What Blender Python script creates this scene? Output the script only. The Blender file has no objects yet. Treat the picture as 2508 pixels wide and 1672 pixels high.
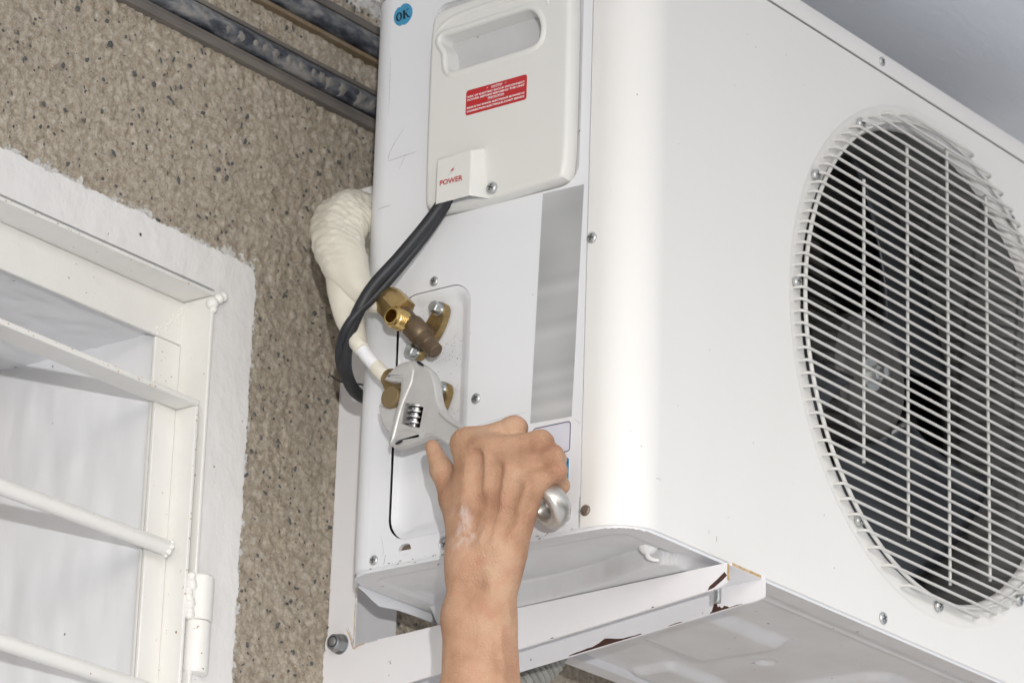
import bpy, bmesh, math, random
import numpy as np
from mathutils import Vector, Matrix
from mathutils.geometry import tessellate_polygon

random.seed(7)
rng = np.random.default_rng(11)
sc = bpy.context.scene
COL = sc.collection
R = math.radians

# ------------------------------------------------------------------ camera
cam_d = bpy.data.cameras.new("camera")
cam_o = bpy.data.objects.new("camera", cam_d)
COL.objects.link(cam_o)
RIGHT = Vector((0.60663227, -0.79435876, 0.03148723))
DOWN = Vector((0.28795762, 0.18264336, -0.94006479))
FWD = Vector((0.74099777, 0.57934062, 0.33953902))
cam_o.matrix_world = Matrix((
    (RIGHT.x, -DOWN.x, -FWD.x, -2.51248868),
    (RIGHT.y, -DOWN.y, -FWD.y, -1.83096354),
    (RIGHT.z, -DOWN.z, -FWD.z, -0.96454282),
    (0, 0, 0, 1)))
cam_d.sensor_width = 36.0
cam_d.lens = 134.24
cam_d.clip_start = 0.05
cam_d.clip_end = 500
cam_d.dof.use_dof = True
cam_d.dof.focus_distance = 3.30
cam_d.dof.aperture_fstop = 15
sc.camera = cam_o

# ------------------------------------------------------------------ light
w = bpy.data.worlds.new("World")
sc.world = w
w.use_nodes = True
wn = w.node_tree
sky = wn.nodes.new("ShaderNodeTexSky")
sky.sky_type = 'NISHITA'
sky.sun_disc = False
sky.sun_elevation = R(38)
sky.sun_rotation = R(228)
sky.air_density = 1.0
sky.dust_density = 4.0
sky.ozone_density = 1.0


hs = wn.nodes.new("ShaderNodeHueSaturation")
hs.inputs['Saturation'].default_value = 0.50
wn.links.new(sky.outputs[0], hs.inputs['Color'])
wn.links.new(hs.outputs[0], wn.nodes['Background'].inputs['Color'])
wn.nodes['Background'].inputs['Strength'].default_value = 0.15

flash_d = bpy.data.lights.new("flash", 'SUN')  # directional lamp standing in for a flash at the camera, shining slightly upward
flash_d.energy = 0.72
flash_d.angle = R(0.6)
flash_d.color = (1.0, 0.995, 0.985)
flash_o = bpy.data.objects.new("flash", flash_d)
COL.objects.link(flash_o)
LDIR = Vector((1.15, 1.0, 0.32)).normalized()
flash_o.rotation_euler = LDIR.to_track_quat('-Z', 'Y').to_euler()

sc.view_settings.view_transform = 'Standard'
sc.view_settings.look = 'None'
sc.view_settings.gamma = 1
sc.view_settings.use_curve_mapping = False
sc.view_settings.exposure = 0.92
sc.cycles.max_bounces = 8
sc.cycles.diffuse_bounces = 5
sc.cycles.use_denoising = True

# ------------------------------------------------------------------ materials
def mat(name, color, rough=0.5, metal=0.0, var=0.0, vscale=8.0, vcol=None, bump=0.0, bscale=60.0, bdist=0.001,
        specks=0.0, sscale=90.0, scol=(0.05, 0.035, 0.025), spec=0.5, stretch=None, streak=0.0, coat=0.0, bdetail=4.0,
        rvar=0.0):
    """Principled paint / plastic / metal with large soft variation, dirt specks and fine relief (all in object space)."""
    m = bpy.data.materials.new(name)
    m.use_nodes = True
    nt = m.node_tree
    b = nt.nodes['Principled BSDF']
    L = nt.links.new
    tc = nt.nodes.new('ShaderNodeTexCoord')
    vec = tc.outputs['Object']
    if stretch:
        mp = nt.nodes.new('ShaderNodeMapping')
        mp.inputs['Scale'].default_value = stretch
        L(vec, mp.inputs['Vector'])
        vecs = mp.outputs[0]
    else:
        vecs = vec
    col = nt.nodes.new('ShaderNodeRGB')
    col.outputs[0].default_value = (*color, 1)
    cur = col.outputs[0]
    if var > 0:
        n = nt.nodes.new('ShaderNodeTexNoise')
        n.inputs['Scale'].default_value = vscale
        n.inputs['Detail'].default_value = 6
        n.inputs['Roughness'].default_value = 0.62
        L(vecs, n.inputs['Vector'])
        rp = nt.nodes.new('ShaderNodeMapRange')
        rp.inputs['From Min'].default_value = 0.38
        rp.inputs['From Max'].default_value = 0.72
        rp.inputs['To Max'].default_value = var
        L(n.outputs[0], rp.inputs['Value'])
        mx = nt.nodes.new('ShaderNodeMix')
        mx.data_type = 'RGBA'
        L(rp.outputs[0], mx.inputs['Factor'])
        L(cur, mx.inputs['A'])
        vc = vcol or tuple(c * 0.6 for c in color)
        mx.inputs['B'].default_value = (*vc, 1)
        cur = mx.outputs['Result']
        if rvar > 0:
            rr = nt.nodes.new('ShaderNodeMapRange')
            rr.inputs['From Min'].default_value = 0.3
            rr.inputs['From Max'].default_value = 0.7
            rr.inputs['To Min'].default_value = max(0.03, rough - rvar)
            rr.inputs['To Max'].default_value = min(1, rough + rvar)
            L(n.outputs[0], rr.inputs['Value'])
            L(rr.outputs[0], b.inputs['Roughness'])
    if specks > 0:
        n2 = nt.nodes.new('ShaderNodeTexNoise')
        n2.inputs['Scale'].default_value = sscale
        n2.inputs['Detail'].default_value = 3
        L(vec, n2.inputs['Vector'])
        n3 = nt.nodes.new('ShaderNodeTexNoise')
        n3.inputs['Scale'].default_value = 9
        n3.inputs['Detail'].default_value = 2
        L(vec, n3.inputs['Vector'])
        ad = nt.nodes.new('ShaderNodeMath')
        ad.operation = 'MULTIPLY_ADD'
        L(n3.outputs[0], ad.inputs[0])
        ad.inputs[1].default_value = 0.25
        L(n2.outputs[0], ad.inputs[2])
        r2 = nt.nodes.new('ShaderNodeMapRange')
        r2.inputs['From Min'].default_value = 0.905 - 0.06 * specks
        r2.inputs['From Max'].default_value = 0.94 - 0.06 * specks
        L(ad.outputs[0], r2.inputs['Value'])
        m2 = nt.nodes.new('ShaderNodeMix')
        m2.data_type = 'RGBA'
        L(r2.outputs[0], m2.inputs['Factor'])
        L(cur, m2.inputs['A'])
        m2.inputs['B'].default_value = (*scol, 1)
        cur = m2.outputs['Result']
    L(cur, b.inputs['Base Color'])
    if not (var > 0 and rvar > 0):
        b.inputs['Roughness'].default_value = rough
    b.inputs['Metallic'].default_value = metal
    b.inputs['Specular IOR Level'].default_value = spec
    b.inputs['Coat Weight'].default_value = coat
    if bump > 0:
        nb = nt.nodes.new('ShaderNodeTexNoise')
        nb.inputs['Scale'].default_value = bscale
        nb.inputs['Detail'].default_value = bdetail
        L(vecs, nb.inputs['Vector'])
        bp = nt.nodes.new('ShaderNodeBump')
        bp.inputs['Strength'].default_value = bump
        bp.inputs['Distance'].default_value = bdist
        L(nb.outputs[0], bp.inputs['Height'])
        L(bp.outputs[0], b.inputs['Normal'])
    return m

M = {}
M['side'] = mat('cool_lit_side_white', (0.77, 0.78, 0.80), 0.42, var=0.10, vscale=7, vcol=(0.62, 0.62, 0.60), bump=0.05, bscale=900, bdist=0.0003, specks=0.35, sscale=120, scol=(0.25, 0.22, 0.19))  # casing white with the cooler ambient light of this side put into the colour
M['front'] = mat('warm_lit_front_white', (0.785, 0.775, 0.75), 0.45, var=0.16, vscale=7, vcol=(0.68, 0.66, 0.62), stretch=(1, 1, 0.22), bump=0.06, bscale=900, bdist=0.0003, specks=0.25, sscale=120, scol=(0.3, 0.26, 0.2))  # same casing white, warmed in its colour for the light on the fan face
M['lid'] = mat('white_lid_paint', (0.76, 0.75, 0.73), 0.45, var=0.08, vscale=5)
M['pan'] = mat('base_pan_paint', (0.60, 0.60, 0.61), 0.42, var=0.45, vscale=17, vcol=(0.47, 0.455, 0.43), bump=0.1, bscale=500, bdist=0.0004, specks=0.9, sscale=130, scol=(0.12, 0.09, 0.06))
M['cream'] = mat('cream_plastic', (0.74, 0.735, 0.70), 0.33, var=0.08, vscale=12, vcol=(0.66, 0.64, 0.57), bump=0.03, bscale=700, bdist=0.0003)
M['pocket'] = mat('glossy_grey_plastic', (0.70, 0.70, 0.68), 0.16, var=0.05, vscale=20)
M['wire'] = mat('white_coated_wire', (0.63, 0.62, 0.59), 0.4, var=0.15, vscale=40)
M['dark'] = mat('dark_shadow_gap', (0.012, 0.013, 0.02), 0.6)
M['fan'] = mat('dark_fan_plastic', (0.024, 0.026, 0.031), 0.33, var=0.4, vscale=20, vcol=(0.040, 0.042, 0.046))
M['hub'] = mat('dusty_hub_plastic', (0.062, 0.058, 0.054), 0.5, var=0.3, vscale=25, vcol=(0.10, 0.093, 0.085))
M['shroud'] = mat('shroud_paint', (0.10, 0.10, 0.095), 0.45, var=0.3, vscale=15)
M['coil'] = mat('dusty_fins', (0.095, 0.084, 0.073), 0.6, var=0.6, vscale=45, vcol=(0.05, 0.045, 0.04), stretch=(1, 1, 3))
M['inside'] = mat('dark_inside', (0.012, 0.012, 0.014), 0.7)
M['chrome'] = mat('zinc_screw', (0.60, 0.62, 0.62), 0.38, metal=0.85, var=0.5, vscale=300, vcol=(0.35, 0.33, 0.30))
M['slot'] = mat('screw_slot', (0.10, 0.10, 0.105), 0.5, metal=0.6)
M['rusty'] = mat('rusty_screw', (0.30, 0.25, 0.20), 0.5, metal=0.7, var=0.8, vscale=250, vcol=(0.10, 0.05, 0.03))
M['nut'] = mat('grey_nut', (0.36, 0.37, 0.38), 0.42, metal=0.85, var=0.4, vscale=150)
M['nylon'] = mat('blue_nylon', (0.03, 0.05, 0.08), 0.4)
M['brass'] = mat('brass', (0.74, 0.54, 0.22), 0.27, metal=1.0, var=0.5, vscale=140, vcol=(0.42, 0.27, 0.09))
M['brassdull'] = mat('dull_brass', (0.36, 0.26, 0.115), 0.45, metal=0.8, var=0.7, vscale=130, vcol=(0.16, 0.11, 0.06), bump=0.2, bscale=500)
M['bronze'] = mat('brown_bronze', (0.18, 0.128, 0.078), 0.45, metal=0.6, var=0.7, vscale=90, vcol=(0.10, 0.07, 0.05), bump=0.2, bscale=500)
M['steel'] = mat('satin_steel', (0.56, 0.555, 0.54), 0.45, metal=0.35, var=0.4, vscale=60, vcol=(0.44, 0.42, 0.39), bump=0.25, bscale=1400, bdist=0.0003, rvar=0.12)
M['steelp'] = mat('polished_steel', (0.58, 0.56, 0.52), 0.36, metal=0.8, var=0.3, vscale=60)
M['worm'] = mat('oily_steel', (0.42, 0.42, 0.44), 0.2, metal=1.0, var=0.6, vscale=220, vcol=(0.1, 0.1, 0.11))
M['cable'] = mat('black_rubber', (0.016, 0.018, 0.022), 0.5, var=0.5, vscale=60, vcol=(0.034, 0.035, 0.039), bump=0.1, bscale=400)
M['tape'] = mat('cream_vinyl_tape', (0.71, 0.675, 0.575), 0.32, var=0.3, vscale=30, vcol=(0.62, 0.59, 0.50), bump=0.5, bscale=55, bdist=0.002, stretch=(1, 1, 2.6))
M['whitepipe'] = mat('white_pipe', (0.80, 0.80, 0.82), 0.4)
M['bracket'] = mat('bracket_paint', (0.78, 0.775, 0.79), 0.42, var=0.14, vscale=16, vcol=(0.62, 0.60, 0.58), bump=0.12, bscale=300, bdist=0.0004, specks=0.5, sscale=100, scol=(0.22, 0.15, 0.10))
M['rust'] = mat('rust', (0.075, 0.028, 0.017), 0.8, var=0.8, vscale=130, vcol=(0.04, 0.018, 0.014), bump=0.4, bscale=400)
M['rustedge'] = mat('rusty_edge_stain', (0.42, 0.27, 0.12), 0.8, var=0.9, vscale=170, vcol=(0.66, 0.55, 0.38))
M['zinc'] = mat('zinc_bolt', (0.55, 0.58, 0.58), 0.3, metal=0.9, var=0.4, vscale=200)
M['red'] = mat('red_sticker', (0.50, 0.025, 0.03), 0.4)
M['white_print'] = mat('white_print', (0.85, 0.80, 0.78), 0.5)
M['red_print'] = mat('red_print', (0.48, 0.03, 0.03), 0.5)
M['blue'] = mat('blue_sticker', (0.055, 0.30, 0.50), 0.45, var=0.2, vscale=120)
M['navy'] = mat('dark_green_print', (0.002, 0.012, 0.018), 0.5)
M['outline'] = mat('dark_purple_print', (0.07, 0.05, 0.11), 0.5)
M['pale'] = mat('pale_label', (0.68, 0.68, 0.75), 0.4, var=0.4, vscale=40, vcol=(0.56, 0.60, 0.74))
M['cyan'] = mat('cyan_print', (0.03, 0.27, 0.50), 0.45)
M['plaster'] = mat('white_wall_paint', (0.76, 0.75, 0.735), 0.7, var=0.22, vscale=30, vcol=(0.66, 0.645, 0.62), bump=0.6, bscale=48, bdist=0.004, specks=0.3, stretch=(1.0, 1.0, 0.8))
M['reveal'] = mat('reveal_paint', (0.82, 0.825, 0.84), 0.62, var=0.05, vscale=16, vcol=(0.74, 0.74, 0.75), bump=0.25, bscale=26, bdist=0.003, specks=0.35, stretch=(1, 1.4, 0.6))
M['frame'] = mat('cream_gloss_paint', (0.79, 0.78, 0.745), 0.38, var=0.25, vscale=34, vcol=(0.68, 0.66, 0.61), bump=0.35, bscale=120, bdist=0.0012, specks=0.8, sscale=150, scol=(0.30, 0.18, 0.09))
M['ceiling'] = mat('ceiling_paint', (0.78, 0.81, 0.86), 0.8, var=0.25, vscale=12, vcol=(0.70, 0.725, 0.775), bump=0.4, bscale=90, bdist=0.002, stretch=(0.8, 1.2, 1))
M['ground'] = mat('concrete_ground', (0.56, 0.57, 0.59), 0.85, var=0.4, vscale=1.5, bump=0.3, bscale=20)
M['scratch'] = mat('grey_scratch', (0.33, 0.32, 0.30), 0.7)
M['ochre'] = mat('ochre_dust', (0.20, 0.145, 0.085), 0.8, var=0.6, vscale=45, vcol=(0.30, 0.25, 0.19))
M['raildust'] = mat('rail_dust', (0.19, 0.168, 0.145), 0.75, var=0.85, vscale=26, vcol=(0.075, 0.073, 0.075), stretch=(0.3, 1, 1), bump=0.2, bscale=90)
M['foam'] = mat('white_foam', (0.80, 0.80, 0.79), 0.7, bump=0.5, bscale=500, bdist=0.001)
M['hose'] = mat('shaded_grey_hose', (0.30, 0.30, 0.27), 0.5, var=0.4, vscale=50)  # grey lowered so the colour itself carries the shade under the unit
M['stone'] = mat('dark_stone', (0.075, 0.08, 0.082), 0.7, var=0.6, vscale=200, vcol=(0.14, 0.14, 0.13))
M['smear'] = mat('chalk_smear', (0.60, 0.55, 0.52), 0.8)
M['dirt'] = mat('dirt', (0.16, 0.13, 0.11), 0.9)

def blurred_label_material():
    m = bpy.data.materials.new('grey_printed_label')
    m.use_nodes = True
    nt = m.node_tree
    b = nt.nodes['Principled BSDF']
    tc = nt.nodes.new('ShaderNodeTexCoord')
    mp = nt.nodes.new('ShaderNodeMapping')
    mp.inputs['Scale'].default_value = (1, 0.5, 46)
    n = nt.nodes.new('ShaderNodeTexNoise')
    n.inputs['Scale'].default_value = 1.6
    n.inputs['Detail'].default_value = 0
    mp2 = nt.nodes.new('ShaderNodeMapping')
    mp2.inputs['Scale'].default_value = (1, 10, 5)
    n2 = nt.nodes.new('ShaderNodeTexNoise')
    n2.inputs['Scale'].default_value = 1.7
    n2.inputs['Detail'].default_value = 0
    nt.links.new(tc.outputs['Object'], mp.inputs[0])
    nt.links.new(tc.outputs['Object'], mp2.inputs[0])
    nt.links.new(mp.outputs[0], n.inputs['Vector'])
    nt.links.new(mp2.outputs[0], n2.inputs['Vector'])
    ad = nt.nodes.new('ShaderNodeMath')
    ad.operation = 'ADD'
    nt.links.new(n.outputs[0], ad.inputs[0])
    nt.links.new(n2.outputs[0], ad.inputs[1])
    cr = nt.nodes.new('ShaderNodeValToRGB')
    cr.color_ramp.elements[0].position = 0.25
    cr.color_ramp.elements[0].color = (0.27, 0.275, 0.28, 1)
    cr.color_ramp.elements[1].position = 0.72
    cr.color_ramp.elements[1].color = (0.53, 0.535, 0.535, 1)
    dv = nt.nodes.new('ShaderNodeMath')
    dv.operation = 'MULTIPLY'
    dv.inputs[1].default_value = 0.5
    nt.links.new(ad.outputs[0], dv.inputs[0])
    nt.links.new(dv.outputs[0], cr.inputs[0])
    nt.links.new(cr.outputs[0], b.inputs['Base Color'])
    b.inputs['Roughness'].default_value = 0.5
    return m
M['label'] = blurred_label_material()

def wall_material():
    """Rough-cast cement: tan sand grain with pale and dark grains, plus overpaint where the white band was brushed past its edge."""
    m = bpy.data.materials.new('rough_cast_wall')
    m.use_nodes = True
    nt = m.node_tree
    b = nt.nodes['Principled BSDF']
    L = nt.links.new
    tc = nt.nodes.new('ShaderNodeTexCoord')
    v = tc.outputs['Object']
    def noise(scale, detail=4, rough=0.6):
        n = nt.nodes.new('ShaderNodeTexNoise')
        n.inputs['Scale'].default_value = scale
        n.inputs['Detail'].default_value = detail
        n.inputs['Roughness'].default_value = rough
        L(v, n.inputs['Vector'])
        return n.outputs[0]
    def ramp(src, stops):
        r = nt.nodes.new('ShaderNodeValToRGB')
        els = r.color_ramp.elements
        while len(els) < len(stops):
            els.new(0.5)
        for e, (p, c) in zip(els, stops):
            e.position = p
            e.color = (*c, 1)
        L(src, r.inputs[0])
        return r.outputs[0]
    base = ramp(noise(150, 9, 0.80), [(0.30, (0.235, 0.185, 0.132)), (0.43, (0.385, 0.32, 0.242)), (0.51, (0.49, 0.425, 0.335)), (0.62, (0.64, 0.59, 0.505))])
    def mix(fac, a, bcol, mode='MIX'):
        mx = nt.nodes.new('ShaderNodeMix')
        mx.data_type = 'RGBA'
        mx.blend_type = mode
        if isinstance(fac, float):
            mx.inputs['Factor'].default_value = fac
        else:
            L(fac, mx.inputs['Factor'])
        L(a, mx.inputs['A'])
        if isinstance(bcol, tuple):
            mx.inputs['B'].default_value = (*bcol, 1)
        else:
            L(bcol, mx.inputs['B'])
        return mx.outputs['Result']
    def mr(src, a, bb, t0=0.0, t1=1.0):
        r = nt.nodes.new('ShaderNodeMapRange')
        r.inputs['From Min'].default_value = a
        r.inputs['From Max'].default_value = bb
        r.inputs['To Min'].default_value = t0
        r.inputs['To Max'].default_value = t1
        L(src, r.inputs['Value'])
        return r.outputs[0]
    big = mix(mr(noise(4.0, 3), 0.35, 0.7, 0.0, 0.25), base, (0.30, 0.265, 0.235))
    vor = nt.nodes.new('ShaderNodeTexVoronoi')
    vor.inputs['Scale'].default_value = 230
    L(v, vor.inputs['Vector'])
    pick = nt.nodes.new('ShaderNodeSeparateColor')
    L(vor.outputs['Color'], pick.inputs[0])
    dk = nt.nodes.new('ShaderNodeMath')
    dk.operation = 'MULTIPLY'
    L(mr(pick.outputs[0], 0.95, 0.97), dk.inputs[0])
    L(mr(vor.outputs['Distance'], 0.42, 0.34), dk.inputs[1])
    c2 = mix(dk.outputs[0], big, (0.10, 0.10, 0.095))
    c3 = c2
    # splashes of white paint just outside the painted band
    sx = nt.nodes.new('ShaderNodeSeparateXYZ')
    L(v, sx.inputs[0])
    def band(src, edge, width):
        return mr(src, edge + width, edge, 0.0, 0.34)
    bx = band(sx.outputs[0], -0.016, 0.014)
    bz = band(sx.outputs[2], 0.313, 0.018)
    mn = nt.nodes.new('ShaderNodeMath')
    mn.operation = 'MINIMUM'
    L(bx, mn.inputs[0])
    L(bz, mn.inputs[1])
    top = mr(sx.outputs[2], 0.622, 0.650, 0.0, 0.40)
    mxm = nt.nodes.new('ShaderNodeMath')
    mxm.operation = 'MAXIMUM'
    L(mn.outputs[0], mxm.inputs[0])
    L(top, mxm.inputs[1])
    sm = nt.nodes.new('ShaderNodeMath')
    sm.operation = 'ADD'
    L(mxm.outputs[0], sm.inputs[0])
    L(noise(95, 5, 0.65), sm.inputs[1])
    paint = mr(sm.outputs[0], 0.69, 0.74)
    c4 = mix(paint, c3, (0.72, 0.71, 0.69))
    L(c4, b.inputs['Base Color'])
    b.inputs['Roughness'].default_value = 0.85
    b.inputs['Specular IOR Level'].default_value = 0.3
    bp = nt.nodes.new('ShaderNodeBump')
    bp.inputs['Strength'].default_value = 0.9
    bp.inputs['Distance'].default_value = 0.0036
    L(noise(190, 7, 0.72), bp.inputs['Height'])
    L(bp.outputs[0], b.inputs['Normal'])
    return m
M['wall'] = wall_material()

def rail_material():
    """Old dark paint on conduit: black and slate with worn tan patches and streaks along it."""
    m = bpy.data.materials.new('peeling_conduit_paint')
    m.use_nodes = True
    nt = m.node_tree
    b = nt.nodes['Principled BSDF']
    L = nt.links.new
    tc = nt.nodes.new('ShaderNodeTexCoord')
    mp = nt.nodes.new('ShaderNodeMapping')
    mp.inputs['Scale'].default_value = (0.45, 1, 1)
    L(tc.outputs['Object'], mp.inputs[0])
    n = nt.nodes.new('ShaderNodeTexNoise')
    n.inputs['Scale'].default_value = 75
    n.inputs['Detail'].default_value = 6
    n.inputs['Roughness'].default_value = 0.6
    L(mp.outputs[0], n.inputs['Vector'])
    r = nt.nodes.new('ShaderNodeValToRGB')
    els = r.color_ramp.elements
    for _ in range(2):
        els.new(0.5)
    for e, (p, c) in zip(els, [(0.34, (0.025, 0.028, 0.038)), (0.44, (0.065, 0.07, 0.085)), (0.54, (0.15, 0.155, 0.165)), (0.64, (0.27, 0.26, 0.25))]):
        e.position = p
        e.color = (*c, 1)
    L(n.outputs[0], r.inputs[0])
    L(r.outputs[0], b.inputs['Base Color'])
    b.inputs['Roughness'].default_value = 0.5
    bp = nt.nodes.new('ShaderNodeBump')
    bp.inputs['Strength'].default_value = 0.4
    bp.inputs['Distance'].default_value = 0.001
    L(n.outputs[0], bp.inputs['Height'])
    L(bp.outputs[0], b.inputs['Normal'])
    return m
M['rail'] = rail_material()

def skin_material():
    m = bpy.data.materials.new('skin')
    m.use_nodes = True
    nt = m.node_tree
    b = nt.nodes['Principled BSDF']
    L = nt.links.new
    tc = nt.nodes.new('ShaderNodeTexCoord')
    v = tc.outputs['Object']
    def noise(scale, detail, vec=v):
        n = nt.nodes.new('ShaderNodeTexNoise')
        n.inputs['Scale'].default_value = scale
        n.inputs['Detail'].default_value = detail
        L(vec, n.inputs['Vector'])
        return n.outputs[0]
    r = nt.nodes.new('ShaderNodeValToRGB')
    els = r.color_ramp.elements
    els.new(0.5)
    for e, (p, c) in zip(els, [(0.30, (0.32, 0.165, 0.095)), (0.48, (0.45, 0.262, 0.162)), (0.68, (0.54, 0.345, 0.228))]):
        e.position = p
        e.color = (*c, 1)
    L(noise(26, 6), r.inputs[0])
    mx = nt.nodes.new('ShaderNodeMix')
    mx.data_type = 'RGBA'
    rm = nt.nodes.new('ShaderNodeMapRange')
    rm.inputs['From Min'].default_value = 0.52
    rm.inputs['From Max'].default_value = 0.78
    rm.inputs['To Max'].default_value = 0.55
    L(noise(60, 4), rm.inputs['Value'])
    L(rm.outputs[0], mx.inputs['Factor'])
    L(r.outputs[0], mx.inputs['A'])
    mx.inputs['B'].default_value = (0.45, 0.20, 0.13, 1)
    # dry chalky dust on the wrist and the back of the hand, two patches
    cur = mx.outputs['Result']
    for (px, py, pz, rad) in ((-0.0265, -0.026, 0.045, 0.015), (-0.021, -0.046, 0.05, 0.019)):
        ds = nt.nodes.new('ShaderNodeVectorMath')
        ds.operation = 'DISTANCE'
        L(v, ds.inputs[0])
        ds.inputs[1].default_value = (px, py, pz)
        f1 = nt.nodes.new('ShaderNodeMapRange')
        f1.inputs['From Min'].default_value = rad
        f1.inputs['From Max'].default_value = 0.2 * rad
        f1.inputs['To Max'].default_value = 0.75
        L(ds.outputs['Value'], f1.inputs['Value'])
        mp = nt.nodes.new('ShaderNodeMapping')
        mp.inputs['Scale'].default_value = (1, 0.4, 1)
        mp.inputs['Rotation'].default_value = (0, 0, -0.4)
        L(v, mp.inputs[0])
        f2 = nt.nodes.new('ShaderNodeMapRange')
        f2.inputs['From Min'].default_value = 0.45
        f2.inputs['From Max'].default_value = 0.68
        L(noise(140, 4, mp.outputs[0]), f2.inputs['Value'])
        mul = nt.nodes.new('ShaderNodeMath')
        mul.operation = 'MULTIPLY'
        L(f1.outputs[0], mul.inputs[0])
        L(f2.outputs[0], mul.inputs[1])
        m2 = nt.nodes.new('ShaderNodeMix')
        m2.data_type = 'RGBA'
        L(mul.outputs[0], m2.inputs['Factor'])
        L(cur, m2.inputs['A'])
        m2.inputs['B'].default_value = (0.62, 0.56, 0.54, 1)
        cur = m2.outputs['Result']
    ds = nt.nodes.new('ShaderNodeVectorMath')
    ds.operation = 'DISTANCE'
    L(v, ds.inputs[0])
    ds.inputs[1].default_value = (-0.007, -0.086, 0.060)
    f1 = nt.nodes.new('ShaderNodeMapRange')
    f1.inputs['From Min'].default_value = 0.014
    f1.inputs['From Max'].default_value = 0.002
    f1.inputs['To Max'].default_value = 0.6
    L(ds.outputs['Value'], f1.inputs['Value'])
    mul = nt.nodes.new('ShaderNodeMath')
    mul.operation = 'MULTIPLY'
    L(f1.outputs[0], mul.inputs[0])
    L(noise(90, 4), mul.inputs[1])
    m3 = nt.nodes.new('ShaderNodeMix')
    m3.data_type = 'RGBA'
    L(mul.outputs[0], m3.inputs['Factor'])
    L(cur, m3.inputs['A'])
    m3.inputs['B'].default_value = (0.20, 0.09, 0.045, 1)
    cur = m3.outputs['Result']
    L(cur, b.inputs['Base Color'])
    b.inputs['Roughness'].default_value = 0.56
    b.inputs['Specular IOR Level'].default_value = 0.35
    b.inputs['Subsurface Weight'].default_value = 0.06
    b.inputs['Subsurface Radius'].default_value = (0.006, 0.0025, 0.0015)
    b.inputs['Subsurface Scale'].default_value = 1.0
    vo = nt.nodes.new('ShaderNodeTexVoronoi')
    vo.inputs['Scale'].default_value = 620
    L(v, vo.inputs['Vector'])
    ad = nt.nodes.new('ShaderNodeMath')
    ad.operation = 'ADD'
    L(vo.outputs['Distance'], ad.inputs[0])
    L(noise(170, 5), ad.inputs[1])
    bp = nt.nodes.new('ShaderNodeBump')
    bp.inputs['Strength'].default_value = 0.5
    bp.inputs['Distance'].default_value = 0.0012
    L(ad.outputs[0], bp.inputs['Height'])
    L(bp.outputs[0], b.inputs['Normal'])
    return m
M['skin'] = skin_material()

# ------------------------------------------------------------------ object helpers
ZERO = Matrix.Identity(4)

def parent_to(o, p):
    o.parent = p
    if p.parent is None and p.type == 'EMPTY':
        o.matrix_parent_inverse = Matrix.Translation(-p.location)

def thing(name, label, cat, loc=(0, 0, 0), group=None):
    o = bpy.data.objects.new(name, None)
    COL.objects.link(o)
    o.empty_display_size = 0.05
    o.location = loc
    o['label'] = label
    o['category'] = cat
    if group:
        o['group'] = group
    return o

def obj(name, verts, faces, material, parent=None, smooth=35, kind=None, label=None, bevel=0, bseg=2, mats=None, fmat=None):
    me = bpy.data.meshes.new(name)
    me.from_pydata([tuple(v) for v in verts], [], [tuple(f) for f in faces])
    me.validate()
    bm = bmesh.new()
    bm.from_mesh(me)
    bmesh.ops.recalc_face_normals(bm, faces=bm.faces)
    bm.to_mesh(me)
    bm.free()
    for mm in (mats or [material]):
        me.materials.append(mm)
    if fmat is not None:
        for p, k in zip(me.polygons, fmat):
            p.material_index = k
    if smooth:
        me.polygons.foreach_set('use_smooth', [True] * len(me.polygons))
        me.set_sharp_from_angle(angle=R(smooth))
    o = bpy.data.objects.new(name, me)
    COL.objects.link(o)
    if parent is not None:
        parent_to(o, parent)
    if kind:
        o['kind'] = kind
    if label:
        o['label'] = label
    if bevel:
        md = o.modifiers.new('bevel', 'BEVEL')
        md.width = bevel
        md.segments = bseg
        md.limit_method = 'ANGLE'
        md.angle_limit = R(40)
    return o

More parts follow.
